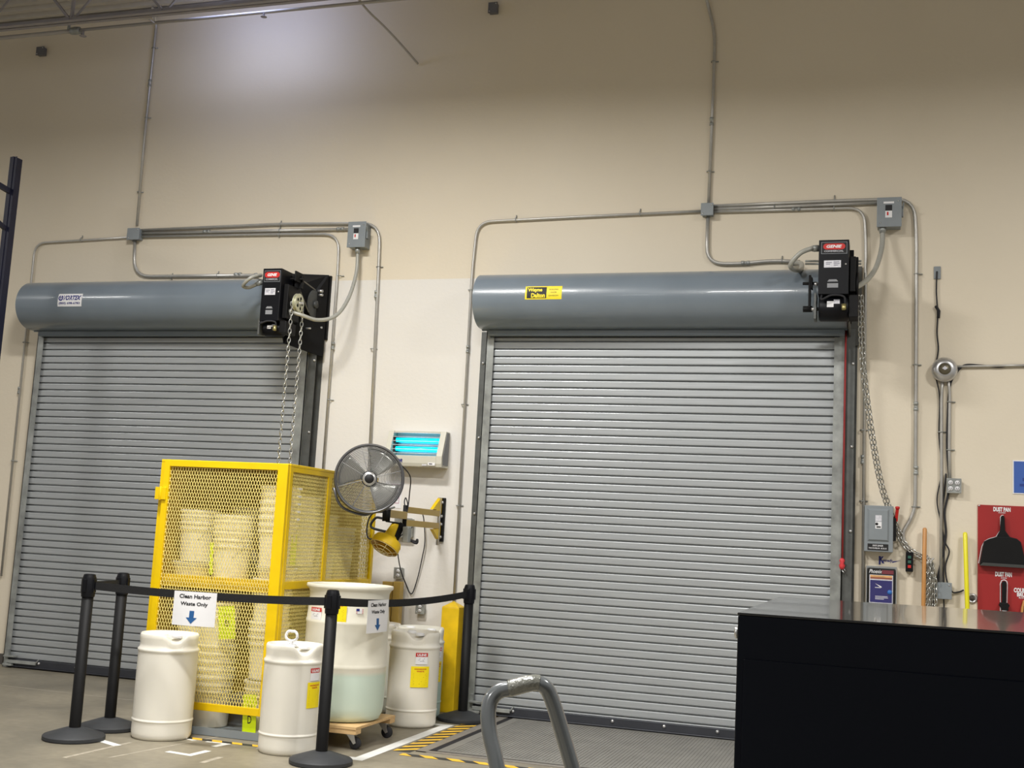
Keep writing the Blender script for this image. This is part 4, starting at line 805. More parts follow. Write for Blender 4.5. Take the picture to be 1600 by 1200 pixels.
# lamp
lc = W(597, 858, END.y-.02); ld = (W(611, 822, END.y)-lc); lt = thing('dock_lamp', V3(END), 'yellow dock lamp head with a wire guard hanging from the arm below the fan', 'dock lamp')
axis = Vector((ld.x, .10, ld.z)).normalized(); face = W(600, 856, END.y-.06)
q = Vector((0, 0, 1)).rotation_difference(axis).to_matrix()
Lr = .115
MB().lathe([(Lr*.94, 0), (Lr, .004), (Lr, .05), (Lr*.9, .075), (Lr*.55, .09), (.052, .11), (.042, .20), (.036, .215), (0, .22)], face, 36, q).build('shade', M_yelp, lt, auto=30)
MB().lathe([(0, .012), (Lr*.9, .012), (Lr*.93, .0)], face, 30, q).build('lens', mat('amber_lens', srgb(176, 130, 30), .2, .2), lt)
mb = MB()
for rr, dz in ((Lr*.98, -.002), (Lr*.72, -.022), (Lr*.42, -.034), (Lr*.16, -.038)): mb.tube([face+q@Vector((rr*math.cos(2*PI*k/28), rr*math.sin(2*PI*k/28), dz)) for k in range(28)], .0028, 5, closed=True)
for k in range(3):
    a_ = k*PI/3; mb.tube([face+q@Vector((s_*Lr*.98*math.cos(a_), s_*Lr*.98*math.sin(a_), -.002-.036*(1-s_*s_))) for s_ in [-1+i*.25 for i in range(9)]], .0028, 5)
mb.build('wire_guard', mat('guard_pale', srgb(226, 210, 150), .4, .3), lt)
nk = face+q@Vector((0, 0, .20)); mb = MB(); mb.bar(nk+Vector((.05, 0, .02)), face+q@Vector((.055, 0, .05)), .012, .05); mb.bar(nk+Vector((.05, 0, .02)), END+Vector((.0, 0, -.05)), .05, .012); mb.build('yoke', M_blackm, lt)
mb = MB(); mb.span(nk+Vector((.065, -.03, -.12)), nk+Vector((.115, .03, .0))); mb.build('switch_box', M_galv, lt, bevel=.006)
mb = MB(); mb.tube(spline([END+Vector((-.02, -.01, .02)), END+Vector((-.12, 0, -.0)), END+Vector((-.155, 0, -.09)), END+Vector((-.13, 0, -.19)), face+q@Vector((-.035, 0, .12))]), .006, 7); mb.tube(spline([END+Vector((-.02, -.01, -.03)), END+Vector((-.09, 0, -.03)), END+Vector((-.12, 0, -.1)), face+q@Vector((-.04, 0, .13))]), .010, 7); mb.build('lamp_cable', M_rubber, lt)
# fan, faces the room
fcn = W(577, 748, -1.62); fr = .257
fn = (CAM-fcn); fn = Vector((fn.x, fn.y, fn.z-.0)).normalized()
fq = Vector((0, 0, 1)).rotation_difference(fn).to_matrix()
# make local x/y of the fan roughly right / up
rx = Vector((0, 0, 1)).cross(fn).normalized(); uy = fn.cross(rx); fq = Matrix((rx, uy, fn)).transposed()
ft = thing('dock_fan', V3(END), 'round grey caged fan above the dock lamp, beside the yellow cage', 'fan')
FP = lambda u, v, w_=0: fcn+fq@Vector((u, v, w_))
mb = MB(); mb.lathe([(fr*.93, .05), (fr*.96, .052), (fr*1.0, .03), (fr*1.0, -.05), (fr*.96, -.07), (fr*.93, -.068)], fcn, 64, fq); mb.build('shroud', M_fan, ft, auto=40, solid=.004)
def cage_mb(w0, bulge, sgn):
    mb = MB(); n = 19
    for k in range(n):
        r_ = fr*(.19+.76*k/(n-1)); z_ = w0+sgn*bulge*(1-(r_/fr)**2)
        mb.tube([FP(r_*math.cos(2*PI*j/48), r_*math.sin(2*PI*j/48), z_) for j in range(48)], .0019, 5, closed=True)
    for k in range(8):
        a_ = 2*PI*k/8+.3; mb.tube([FP(fr*s_*math.cos(a_), fr*s_*math.sin(a_), w0-sgn*.003+sgn*bulge*(1-s_*s_)) for s_ in (.15, .35, .55, .75, .96)], .0030, 5)
    return mb
cage_mb(.045, .045, 1).build('front_guard', mat('guard_wire', srgb(150, 150, 148), .5, .3), ft); cage_mb(-.06, .03, -1).build('rear_guard', M_fan, ft)
MB().lathe([(0, .10), (.030, .10), (.033, .096), (.033, .085), (0, .085)], fcn, 24, fq).build('badge', M_ink, ft)
MB().lathe([(.034, .098), (.050, .094), (.052, .088), (.034, .088)], fcn, 24, fq).build('badge_ring', M_chrome, ft)
MB().lathe([(0, .03), (.055, .03), (.06, .02), (.06, -.03), (.055, -.10), (.05, -.13), (0, -.135)], fcn, 24, fq).build('motor', M_blackm, ft, auto=40)
for k, am in enumerate((155, 55, -50)):
    mb = MB(); rows = []
    for j in range(9):
        th = math.radians(am-32+64*j/8); row = []
        for i in range(7):
            r_ = fr*(.17+.72*i/6); th2 = th+.18*(i/6); w_ = .025-.05*(j/8)*(.9-.3*i/6); row.append(mb.b.verts.new(FP(r_*math.cos(th2), r_*math.sin(th2), w_)))
        rows.append(row)
    for j in range(8):
        for i in range(6): mb.b.faces.new((rows[j][i], rows[j][i+1], rows[j+1][i+1], rows[j+1][i]))
    mb.build('blade', M_blade, ft, solid=.0025, auto=60)
mb = MB(); mb.tube(rounded([FP(-fr*.99, -.08, -.02), FP(-fr*.80, -fr*.86, -.02), FP(-.02, -fr*1.09, -.02), END+Vector((0, 0, .075))], .12), .010, 8); mb.tube([FP(fr*.55, -fr*.86, -.03), END+Vector((.04, .05, .06)), END+Vector((.02, .02, .05))], .008, 8); mb.build('yoke', M_fan, ft)
wire([FP(fr*.96, fr*.30, -.04), W(628, 728, -1.35), W(641, 745, -.95), W(640, 770, -.7), W(637, 795, -.68), W(632, 808, -.7), W(637, 790, -.66), W(634, 778, -.66), W(632, 786, -.68), W(636, 800, -.7)], 'thin dark cable looping from the right rim of the fan down to the arm joint', .005)
wire([END+Vector((.10, .3, -.08)), W(622, 842, -.9), W(621, 860, -.5), W(626, 890, -.1), W(634, 912, WY-.02), W(643, 928, WY-.02), W(652, 905, WY-.02), W(660, 870, WY-.03), W(664, 845, WY-.03), W(662, 810, WY-.05), W(658, 800, WY-.20)], 'thin black cable hanging in a deep loop below the dock arm', .005)
wire([END+Vector((.10, .2, -.10)), W(632, 838, -.9), W(648, 846, -.85), W(652, 843, -.85), W(650, 849, -.85), W(634, 841, -.87)], 'short black cord bundle tied under the dock arm elbow', .009, cat='cord')
# ================================================================== YELLOW CAGE
CY0, CY1 = -2.145, -.62; CX0, CX1, CZ = W(253, 718, CY0).x, W(455, 725, CY0).x, W(353, 721, CY0).z
cg = thing('storage_cage', ((CX0+CX1)/2, (CY0+CY1)/2, 0), 'yellow expanded-metal cage full of white pails standing before the left shutter', 'storage cage')
mb = MB()
cz = CZ-.021; mb.span((CX0, CY0, .03), (CX0+.04, CY0+.04, cz)); mb.span((CX1-.045, CY0, .03), (CX1, CY0+.045, cz)); mb.span((CX0, CY1-.045, .03), (CX0+.045, CY1, cz)); mb.span((CX1-.045, CY1-.045, .03), (CX1, CY1, cz)); mb.span((CX1-.031, -1.53, .03), (CX1-.001, -1.47, cz))
mb.span((CX0, CY0, CZ-.02), (CX1, CY1, CZ)); mb.span((CX1-.03, CY0+.046, CZ-.055), (CX1-.002, CY1-.046, CZ-.0205)); mb.span((CX1-.032, CY0+.046, 1.03), (CX1-.002, CY1-.046, 1.085)); mb.span((CX1-.032, CY0+.046, .17), (CX1-.002, CY1-.046, .21))
mb.build('frame', M_yel, cg, bevel=.003)
mb = MB(); mb.span((CX0+.04, CY1-.01, .1), (-4.13, CY1-.005, CZ-.02)); mb.span((CX0+.005, CY0+.04, .1), (CX0+.01, CY1-.04, CZ-.02)); mb.build('back_sheet', mat('sheet_yellow_shade', srgb(186, 146, 22), .6, 0, .1, 5), cg)  # back and left sheets: cage yellow darkened to carry the inside shade
mb = MB(); mb.span((CX0+.02, CY0+.02, 1.035), (CX1-.03, CY1-.02, 1.055)); mb.span((CX0+.05, CY0+.03, 1.0), (CX1-.05, CY0+.045, 1.085)); mb.build('shelf', M_yel, cg)
mb = MB(); mb.span((CX0, CY0-.03, .012), (CX1, CY1, .03)); mb.span((CX0, CY0-.036, .003), (CX1, CY0-.0305, .055)); mb.build('base_tray', M_box, cg)
M_mesh = mat('mesh_yellow_glint', srgb(252, 232, 140), .35, 0, .05, 8)  # paler than the cage yellow, strand highlights put into the colour
def emesh(name, org, du, lu, lz, par, m=M_mesh, pw=.0222, ph=.053, th=.0034):
    """expanded metal: two families of slanted strands clipped to a rectangle; du = in-plane direction"""
    mb = MB(); o = Vector(org); du = Vector(du); sl = ph/pw; nrm = du.cross(Vector((0, 0, 1)))
    for s_ in (1, -1):
        k0 = -int(lz/sl/pw)-2
        for k in range(k0, int(lu/pw)+int(lz/sl/pw)+3):
            u_at0 = k*pw if s_ > 0 else k*pw   # u where z=0
            # z = s*sl*(u-u0)
            z0_, z1_ = 0.0, lz; u0_, u1_ = u_at0+s_*z0_/sl, u_at0+s_*z1_/sl
            a, b = (u0_, z0_), (u1_, z1_)
            lo, hi = 0.0, 1.0; dx = b[0]-a[0]
            t0, t1 = (0-a[0])/dx, (lu-a[0])/dx
            if t0 > t1: t0, t1 = t1, t0
            lo, hi = max(lo, t0), min(hi, t1)
            if hi-lo < .004: continue
            p = o+du*(a[0]+dx*lo)+Vector((0, 0, lz*lo)); q_ = o+du*(a[0]+dx*hi)+Vector((0, 0, lz*hi))
            mb.bar(p, q_, th, .0028, up=nrm)
    return mb.build(name, m, par)
# front door
mb = MB(); dx0, dx1 = CX0+.047, CX1-.05; yf = CY0-.031
for a, b in (((dx0, .165), (dx0+.045, CZ-.004)), ((dx1-.035, .165), (dx1+.045, CZ-.004)), ((dx0+.045, CZ-.05), (dx1-.035, CZ-.004)), ((dx0+.045, .165), (dx1-.035, .215))): mb.span((a[0], yf, a[1]), (b[0], yf+.03, b[1]))
dr = mb.build('door', M_yel, cg, bevel=.002)
emesh('door_mesh', (dx0+.04, yf+.016, .2), (1, 0, 0), dx1-dx0-.07, CZ-.05-.2, dr)
for zz in (1.66, .45):
    mb = MB(); mb.span((CX0-.004, yf-.012, zz-.045), (CX0+.085, yf, zz+.045)); mb.tube([(CX0+.042, yf-.014, zz-.05), (CX0+.042, yf-.014, zz+.05)], .008, 8); mb.build('hinge', M_yel, cg, bevel=.002)
emesh('side_mesh', (CX1-.012, CY0+.04, .2), (0, 1, 0), .64, .84, cg); emesh('side_mesh', (CX1-.012, CY0+.04, 1.08), (0, 1, 0), .64, CZ-.05-1.08, cg)
emesh('side_mesh', (CX1-.012, -1.47, .2), (0, 1, 0), .78, .84, cg); emesh('side_mesh', (CX1-.012, -1.47, 1.08), (0, 1, 0), .78, CZ-.05-1.08, cg)
emesh('back_mesh', (-4.13, CY1-.012, .2), (1, 0, 0), .12, CZ-.05-.2, cg)

# ---------------- pails
def make_pail():
    t = thing('pail', (0, 0, 0), 'white plastic pail', 'pail', 'white pails stored in the yellow cage')
    rb, rt, h = .122, .140, .355
    f = lambda z: rb+(rt-rb)*z/h
    pr = [(0, .0), (rb-.006, .0), (rb, .006), (f(.24), .24), (f(.24)+.011, .243), (f(.25)+.011, .253), (f(.255), .256), (f(.285), .285), (f(.285)+.011, .288), (f(.295)+.011, .298), (f(.3), .301), (f(.335), .335), (f(.335)+.012, .338), (f(.35)+.012, .352), (f(.352)-.002, .355), (f(.35)-.006, .35), (rb-.008, .01), (0, .008)]
    MB().lathe(pr, (0, 0, 0), 32).build('body', M_pail, t, auto=35)
    hp = [Vector((.150*math.cos(a), .150*math.sin(a)*.25-.146*abs(math.sin(a))*.97, .27-.15*math.sin(a))) for a in [PI*k/14 for k in range(15)]]
    bl = MB().tube(hp, .0022, 5).build('bail', M_zinc, t)
    MB().tube(hp[6:9], .008, 8).build('grip', M_white, bl)
    return t
pail0 = make_pail(); used = [False]
def copy_tree(o, parent=None):
    c = o.copy(); COL.objects.link(c); c.parent = parent
    for ch in list(o.children): copy_tree(ch, c)
    return c
def put_pail(x_, y_, z_, label, rz=0.0, flip=False, sc=1.0):
    if used[0]: p = copy_tree(pail0)
    else: p = pail0; used[0] = True
    p.location = (x_, y_, z_+(.355*sc if flip else 0)); p.rotation_euler = (PI if flip else 0, 0, rz); p.scale = (sc, sc, sc)
    p['label'] = label; return p
ORD = ['bottom', 'second', 'third', 'fourth', 'fifth', 'sixth']
def stack(x_, y_, z_, steps, where, sc=1.0, flip_last=False):
    z = z_; n = len(steps)
    for k, s_ in enumerate(steps):
        z += s_
        nm = ('top' if k == n-1 else ORD[k])
        put_pail(x_, y_, z, ('upturned %s white pail of the %s' if (flip_last and k == n-1) else '%s white pail of the %s') % (nm, where), random.uniform(-.5, .5)+(.0), flip_last and k == n-1, sc)
N = .075
upz, loz = 1.056, .031
cols = (W(303, 850, -1.98).x, W(360, 850, -2.02).x, -4.145)
def tub(x_, y_, z_, where):
    put_pail(x_, y_, z_, 'squat white tub at the foot of the '+where); p = [o for o in bpy.data.objects if o.get('label') == 'squat white tub at the foot of the '+where][0]; p.scale = (1.0, 1.0, .34)
tub(cols[0]-.01, -1.95, upz, 'upper left front stack'); stack(cols[0], -1.93, upz+.121, [0, .035], 'upper left front stack in the cage', .97)
stack(cols[1], -1.98, upz, [0, .04, .04, .04], 'upper middle front stack in the cage', 1.0)
tub(-4.165, -1.93, upz, 'upper right front stack'); stack(-4.165, -1.955, upz+.121, [0, .055, .055, .055, .055], 'upper right front stack in the cage', 1.0)
tub(-4.17, -1.62, upz, 'upper stack behind the right front one'); stack(-4.17, -1.63, upz+.121, [0, .055, .055, .055], 'upper stack behind the right front one')
stack(-4.17, -1.31, upz, [0, .055, .055, .055], 'upper stack just behind the cage side post')
stack(-4.17, -.99, upz, [0, N], 'upper stack near the cage back corner')
tub(-4.72, -1.40, upz, 'upper left rear stack'); stack(-4.72, -1.40, upz+.121, [0, N], 'upper left rear stack in the cage', .97)
lc_ = (W(277, 1000, -1.95).x, W(338, 1000, -1.97).x, W(404, 1000, -1.95).x)
stack(-4.79, -1.94, loz, [0, N, N, N, .30], 'lower left front stack behind the hanging paper sign', .97)
stack(lc_[1], -1.96, loz, [0, .055, .055, .055, .055, .30], 'lower middle front stack in the cage', 1.0)
stack(-4.17, -1.96, loz, [0, .36, .05, .30], 'lower right front stack in the cage', 1.0)
stack(-4.17, -1.64, loz, [0, N, N, N, N], 'lower stack behind the right front one')
stack(-4.17, -1.32, loz, [0, N, N], 'lower stack just behind the cage side post')
# neon labels taped on pails / mesh
def neon(px0, py0, px1, py1, Y, label, word, tilt=0, lv=.38):
    a = W(px0, py1, Y); b = W(px1, py0, Y); o = Vector((a.x, Y, a.z)); wd, ht = b.x-a.x, b.z-a.z
    mf = flat(o, Vector((1, 0, tilt)), Vector((-tilt, 0, 1)))
    t = thing('neon_label', V3(o), label, 'label'); mb = MB(); mb.prism([mf(0, 0, 0), mf(wd, 0, 0), mf(wd, ht, 0), mf(0, ht, 0)], (0, .0015, 0)); mb.build('sheet', M_neon, t)
    if word:
        lettering([(word, wd*.38, ht*lv, wd*.28, ht*.2)], M_ink, t, mf, bold=.01); lettering([('Area', wd*.3, ht*.68, wd*.4, ht*.10)], mat('pencil', srgb(120, 130, 20), .7), t, mf, bold=0)
    return t
neon(342, 950, 372, 999, CY0+.0, 'bright yellow-green sheet marked with a letter inside the lower cage door', 'B', .12)
neon(378, 1087, 404, 1147, CY0+.0, 'bright yellow-green sheet with letter D low in the cage near the front drum', 'D', .05, .27)
neon(327, 848, 336, 898, CY0+.0, 'narrow bright yellow-green label edge on the upper middle pail stack', None, .06)
p = XP(461, 855, CX1-.03); t = tag(MB().span((p.x-.0015, p.y-.06, p.z-.13), (p.x, p.y+.02, p.z+.12)).build('neon_label', M_neon, None, org=V3(p)), 'bright yellow-green label seen through the side mesh of the cage', 'label')

# ================================================================== DRUMS
def small_drum(cx, cy_, r, h, label, name, notch_a=0.0, m=M_drum, liq=None):
    t = thing('plastic_drum', (cx, cy_, 0), label, 'drum', None)
    pr = [(0, .012, 0), (r*.80, .006, 0), (r*.93, .002, 0), (r*.975, .02, 0), (r*.985, .04, 0), (r*.985, .055, 0), (r*.985, h*.14, 0), (r*.985, h*.16, 0), (r*.985, h*.166, 0), (r*1.0, h*.17, 0), (r*1.012, h*.178, 0), (r*1.0, h*.186, 0), (r*.985, h*.19, 0), (r*.986, h*.2, 0), (r*.987, h*.24, 0), (r*.99, h*.5, 0), (r*.987, h*.78, 0), (r*.985, h*.81, 0), (r*.985, h*.823, 0), (r*1.005, h*.83, 0), (r*1.015, h*.842, 0), (r*1.0, h*.853, 0), (r*.955, h*.868, .1), (r*.95, h*.90, .5), (r*.965, h*.95, 1), (r*.965, h*.985, 1), (r*.93, h, 1), (r*.86, h*.998, 1), (r*.82, h*.965, .5), (r*.5, h*.962, .3), (0, h*.965, 0)]
    mb = MB(); seg = 56; rings = []
    for rr, z, wt in pr:
        if rr == 0: rings.append([mb.b.verts.new((cx, cy_, z))]); continue
        rg = []
        for k in range(seg):
            a = 2*PI*k/seg; d = (a-notch_a+PI) % (2*PI)-PI; nf = math.exp(-(d/.33)**4)
            z2 = z-nf*wt*.055; r2 = rr*(1-nf*wt*.06)
            if rr < r*.87 and wt: r2 = rr
            rg.append(mb.b.verts.new((cx+r2*math.cos(a), cy_+r2*math.sin(a), z2)))
        rings.append(rg)
    fs = []
    for a, b in zip(rings, rings[1:]):
        for k in range(seg):
            if len(a) == 1: fs.append(mb.b.faces.new((a[0], b[(k+1) % seg], b[k])))
            elif len(b) == 1: fs.append(mb.b.faces.new((a[k], a[(k+1) % seg], b[0])))
            else: fs.append(mb.b.faces.new((a[k], a[(k+1) % seg], b[(k+1) % seg], b[k])))
    for f in fs: f.smooth = True
    mb.build('body', m, t)
    for s_ in (-1, 1):
        MB().lathe([(0, 0), (.034, 0), (.036, .004), (.036, .018), (.028, .021), (.026, .016), (0, .016)], (cx+s_*r*.55*math.cos(notch_a+.2), cy_+s_*r*.55*math.sin(notch_a+.2), h*.962), 20).build('bung_cap', M_white, t)
    return t
def cyl_map(cx, cy_, r, ang0, z0):  # u runs to the right as seen from outside
    return lambda u, v, l: Vector((cx+(r+l)*math.cos(ang0+u/r), cy_+(r+l)*math.sin(ang0+u/r), z0+v))
def ang_at(cx, cy_, r, px, py, z):
    """angle on a drum where the pixel's ray meets it"""
    d = _ray(px, py); ox, oy = CAM.x-cx, CAM.y-cy_; A = d.x**2+d.y**2; B = 2*(ox*d.x+oy*d.y); C = ox*ox+oy*oy-r*r; D = B*B-4*A*C
    if D < 0: D = 0
    t = (-B-math.sqrt(D))/(2*A); p = CAM+d*t; return math.atan2(p.y-cy_, p.x-cx), p.z
def drum_label(t, cx, cy_, r, px0, py0, px1, py1, kind):
    a0, z1 = ang_at(cx, cy_, r+.002, px0, py0, 0); a1, _ = ang_at(cx, cy_, r+.002, px1, py0, 0); _, z0 = ang_at(cx, cy_, r+.002, px0, py1, 0)
    wd = (a1-a0)*r; ht = z1-z0; mf = cyl_map(cx, cy_, r+.0015, a0, z0)
    if kind == 'brand':
        o = grid_patch(mf, 0, 0, wd, ht*.66, M_white, t, 'brand_label', 8); hd = grid_patch(mf, 0, ht*.64, wd, ht, M_red, o, 'red_header', 8)
        lettering([('ULINE', wd*.12, ht*.72, wd*.76, ht*.2)], M_white, hd, lambda u, v, l: mf(u, v, .0014), bold=.04)
        lettering([('MADE IN USA', wd*.2, ht*.42, wd*.6, ht*.06), ('H 1234', wd*.3, ht*.28, wd*.4, ht*.06)], M_ink, o, lambda u, v, l: mf(u, v, .0014), bold=.01) if False else None
        mb = MB(); [mb.quad([mf(wd*u0, ht*v, .0013), mf(wd*u1, ht*v, .0013), mf(wd*u1, ht*(v+.035), .0013), mf(wd*u0, ht*(v+.035), .0013)]) for u0, u1, v in ((.3, .75, .46), (.22, .66, .36), (.35, .7, .26))]; mb.build('print_lines', mat('grey_ink', srgb(130, 130, 145), .6), o)
    elif kind == 'yellow':
        o = grid_patch(mf, 0, 0, wd, ht, M_lyel, t, 'hazard_label', 8); ink = mat('olive_ink', srgb(120, 110, 10), .6)
        lettering([('HAZARDOUS', wd*.18, ht*.84, wd*.64, ht*.07), ('WASTE', wd*.3, ht*.73, wd*.4, ht*.07)], M_red, o, lambda u, v, l: mf(u, v, .0014), bold=.03)
        mb = MB(); [mb.quad([mf(wd*.14, ht*v, .0013), mf(wd*u1, ht*v, .0013), mf(wd*u1, ht*(v+.012), .0013), mf(wd*.14, ht*(v+.012), .0013)]) for u1, v in ((.86, .66), (.8, .6), (.86, .54), (.7, .48), (.86, .42), (.84, .34), (.6, .28), (.86, .22), (.5, .16), (.8, .10))]; mb.build('print_lines', ink, o)
    elif kind == 'flag':
        o = grid_patch(mf, 0, 0, wd, ht, M_white, t, 'flag_sticker', 6); mb = MB()
        for k in range(4): mb.quad([mf(0, ht*(.05+.26*k), .0012), mf(wd, ht*(.05+.26*k), .0012), mf(wd, ht*(.17+.26*k), .0012), mf(0, ht*(.17+.26*k), .0012)])
        mb.build('stripes', M_red, o); grid_patch(mf, 0, ht*.5, wd*.45, ht, M_navy, o, 'canton', 3, lift=.0018)
D1 = (-4.70, -2.395); D2 = (-3.742, -2.385); D3 = (-3.49, -.86); R1, R2, R3 = .203, .195, .198
x4 = W(653, 1060, -.42).x; x5 = W(591, 1000, -.32).x
small_drum(D1[0], D1[1], R1, .70, 'white plastic drum at front left, just outside the left door post of the yellow cage', 'a', -.75)
t = small_drum(D2[0], D2[1], R2, .70, 'white plastic drum with a loop-shaped handle on top, front and centre beside the black post', 'b', -.70)
c = Vector((D2[0]-.02, D2[1]-.02, .69)); mb = MB(); hp = [c+Vector((0.042*math.sin(a)*(1+.15*math.cos(a)), 0, .062-.036*math.cos(a)+.010*(math.exp(-((a-PI)/.5)**2))*-1)) for a in [2*PI*k/20 for k in range(20)]]
mb.tube(hp, .0095, 8, closed=True); mb.tube([c, c+Vector((0, 0, .032))], .013, 10); mb.lathe([(0, 0), (.04, 0), (.035, .012), (0, .014)], c-Vector((0, 0, .01)), 16); mb.build('loop_handle', M_white, t)
drum_label(t, D2[0], D2[1], .21, 486, 1044, 499.5, 1066, 'brand') if False else None
a_ = ang_at(D2[0], D2[1], R2, 484, 1060, 0)[0]
mfq = cyl_map(D2[0], D2[1], R2+.0015, a_+.02, ang_at(D2[0], D2[1], R2, 486, 1064, 0)[1])
o = grid_patch(mfq, 0, 0, .085, .05, M_white, t, 'brand_label', 8); hd = grid_patch(mfq, 0, .05, .085, .08, M_red, o, 'red_header', 8); lettering([('ULINE', .008, .055, .068, .018)], M_white, hd, lambda u, v, l: mfq(u, v, .0014), bold=.04)
zz = ang_at(D2[0], D2[1], R2, 480, 1107, 0)[1]; a_ = ang_at(D2[0], D2[1], R2, 480, 1080, 0)[0]; mfq2 = cyl_map(D2[0], D2[1], R2+.0015, a_, zz)
o = grid_patch(mfq2, 0, 0, .12, .165, M_lyel, t, 'hazard_label', 8); lettering([('HAZARDOUS', .018, .14, .084, .010), ('WASTE', .035, .124, .05, .010)], M_red, o, lambda u, v, l: mfq2(u, v, .0014), bold=.03)
mb = MB(); [mb.quad([mfq2(.015, v, .0013), mfq2(.105, v, .0013), mfq2(.105, v+.0022, .0013), mfq2(.015, v+.0022, .0013)]) for v in (.11, .10, .09, .08, .07, .06, .045, .03, .02)]; mb.build('print_lines', MATS['olive_ink'], o)
M_drumg = drum_mat('poly_liquid_small', srgb(226, 224, 212), srgb(186, 208, 196), .42)
t = small_drum(D3[0], D3[1], R3, .715, 'white plastic drum with red and yellow labels standing right of the big open drum', 'c', -1.1)
drum_label(t, D3[0], D3[1], R3, 650, 1020, 669, 1038, 'brand'); drum_label(t, D3[0], D3[1], R3, 642.5, 1041, 671, 1074, 'yellow')
t = small_drum(x4, -.42, R3, .715, 'greenish plastic drum half hidden between the labelled drum and the yellow bollard', 'd', -.5, m=M_drumg)
drum_label(t, x4, -.42, R3, 685, 1012, 690.5, 1028, 'brand'); drum_label(t, x4, -.42, R3, 683, 1034, 690, 1066, 'yellow')
small_drum(x5, -.34, R3, .715, 'white plastic drum against the wall, mostly hidden behind the big open drum', 'e', 0)

# big open-head drum on a plywood dolly
BX, BY = W(541, 1010, -1.80).x, -1.80
t = thing('open_drum', (BX, BY, .155), 'big white open-top drum half full of pale green liquid, standing on the plywood dolly', 'drum')
M_big = drum_mat('poly_liquid_big', srgb(232, 228, 212), srgb(206, 222, 208), .33)
r = .292; h = .93
pr = [(0, .01), (r*.80, 0), (r*.90, .012), (r*.965, .05), (r*.99, .10), (r*1.0, .30), (r*1.0, .355), (r*1.012, .365), (r*1.015, .375), (r*1.005, .388), (r*1.0, .395), (r*1.0, .655), (r*1.012, .665), (r*1.012, .68), (r*.998, .69), (r*.985, .75), (r*.965, .84), (r*.965, .87), (r*1.0, .895), (r*1.05, .905), (r*1.06, .915), (r*1.05, .928), (r*1.01, .93), (r*.98, .92), (r*.94, .87), (r*.95, .5), (r*.95, .335), (0, .335)]
MB().lathe(pr, (BX, BY, .155), 72).build('body', M_big, t, auto=50)
drum_label(t, BX, BY, r, 487, 948, 503, 967, 'brand'); drum_label(t, BX, BY, r, 510, 941, 543, 973, 'yellow'); drum_label(t, BX, BY, r, 557, 951, 568, 959, 'flag')
dl = thing('drum_dolly', (BX, BY, 0), 'square plywood dolly on black caster wheels under the big open drum', 'dolly')
X0, X1, Y0, Y1 = -3.955, -3.375, -2.13, -1.45
mb = MB(); mb.span((X0, Y0, .137), (X1, Y1, .155)); mb.build('top_board', M_wood, dl, bevel=.001)
mb = MB(); mb.span((X0+.005, Y0+.004, .105), (X1-.0, Y0+.09, .1365)); mb.build('cross_batten', M_wood, dl, bevel=.001); mb = MB(); mb.span((X0+.005, Y1-.09, .105), (X1-.0, Y1-.004, .1365)); mb.build('cross_batten', M_wood, dl, bevel=.001)
for cx_ in (X0+.07, X1-.06):
    for cy_ in (Y0+.07, Y1-.07):
        mb = MB(); mb.span((cx_-.035, cy_-.03, .098), (cx_+.035, cy_+.03, .105))
        for s_ in (-1, 1): mb.prism([(cx_-.028, cy_+s_*.020, .10), (cx_+.028, cy_+s_*.020, .10), (cx_+.045, cy_+s_*.020, .045), (cx_+.028, cy_+s_*.020, .035)], (0, s_*.003, 0))
        cs = mb.build('caster', M_chrome, dl); MB().lathe([(0, -.015), (.036, -.015), (.041, -.010), (.041, .010), (.036, .015), (0, .015)], (cx_+.032, cy_, .0415), 20, Matrix.Rotation(PI/2, 3, 'X')).build('wheel', M_rubber, cs)

# ================================================================== STANCHIONS
def stanchion(px, py, label):
    c = F(px, py); t = thing('belt_stanchion', (c.x, c.y, 0), label, 'stanchion')
    MB().lathe([(0, .0), (.19, .0), (.2, .006), (.2, .026), (.192, .034), (.075, .072), (.055, .078), (0, .08)], (c.x, c.y, 0), 44).build('base', M_base, t, auto=30)
    MB().lathe([(.038, .07), (.038, .96), (0, .96)], (c.x, c.y, 0), 24).build('post', M_blackm, t)
    MB().lathe([(.043, .93), (.045, .95), (.045, 1.055), (.041, 1.066), (.038, 1.078), (.028, 1.082), (0, 1.082)], (c.x, c.y, 0), 20).build('head', M_black, t, auto=30)
    mb = MB()
    for k in range(4):
        a = k*PI/2; mb.box((c.x+.043*math.cos(a), c.y+.043*math.sin(a), 1.005), (.016, .03, .085), Matrix.Rotation(a, 3, 'Z'))
    mb.build('belt_clips', M_black, t, bevel=.002); return t, c
sA, cA_ = stanchion(115, 1155, 'nearest left black belt post, its base on bare floor by the white tape mark')
sB, cB_ = stanchion(170, 1139, 'black belt post standing behind the front left post, before the left shutter')
sC, cC_ = stanchion(501, 1193, 'black belt post in the middle foreground in front of the big open drum')
sD, cD_ = stanchion(722, 1126, 'black belt post beside the jamb of the right shutter, next to the bollard')
def belt(a, b, label, sag=.0, z=1.005, hgt=.052):
    a, b = Vector((a.x, a.y, z)), Vector((b.x, b.y, z)); d = (b-a).normalized(); a, b = a+d*.05, b-d*.05
    mb = MB(); n = 16; up, dn = [], []
    for k in range(n+1):
        s_ = k/n; p = a.lerp(b, s_); p.z -= sag*4*s_*(1-s_); up.append(mb.b.verts.new(p+Vector((0, 0, hgt/2)))); dn.append(mb.b.verts.new(p-Vector((0, 0, hgt/2))))
    for k in range(n): mb.b.faces.new((dn[k], dn[k+1], up[k+1], up[k]))
    o = mb.build('barrier_belt', M_belt, None, org=V3(a), solid=.002); tag(o, label, 'barrier belt'); return a, b
belt(cA_, cB_, 'short black barrier belt between the two left posts', .0)
bA = belt(cA_, cC_, 'long black barrier belt from the left post across the front of the cage', .018)
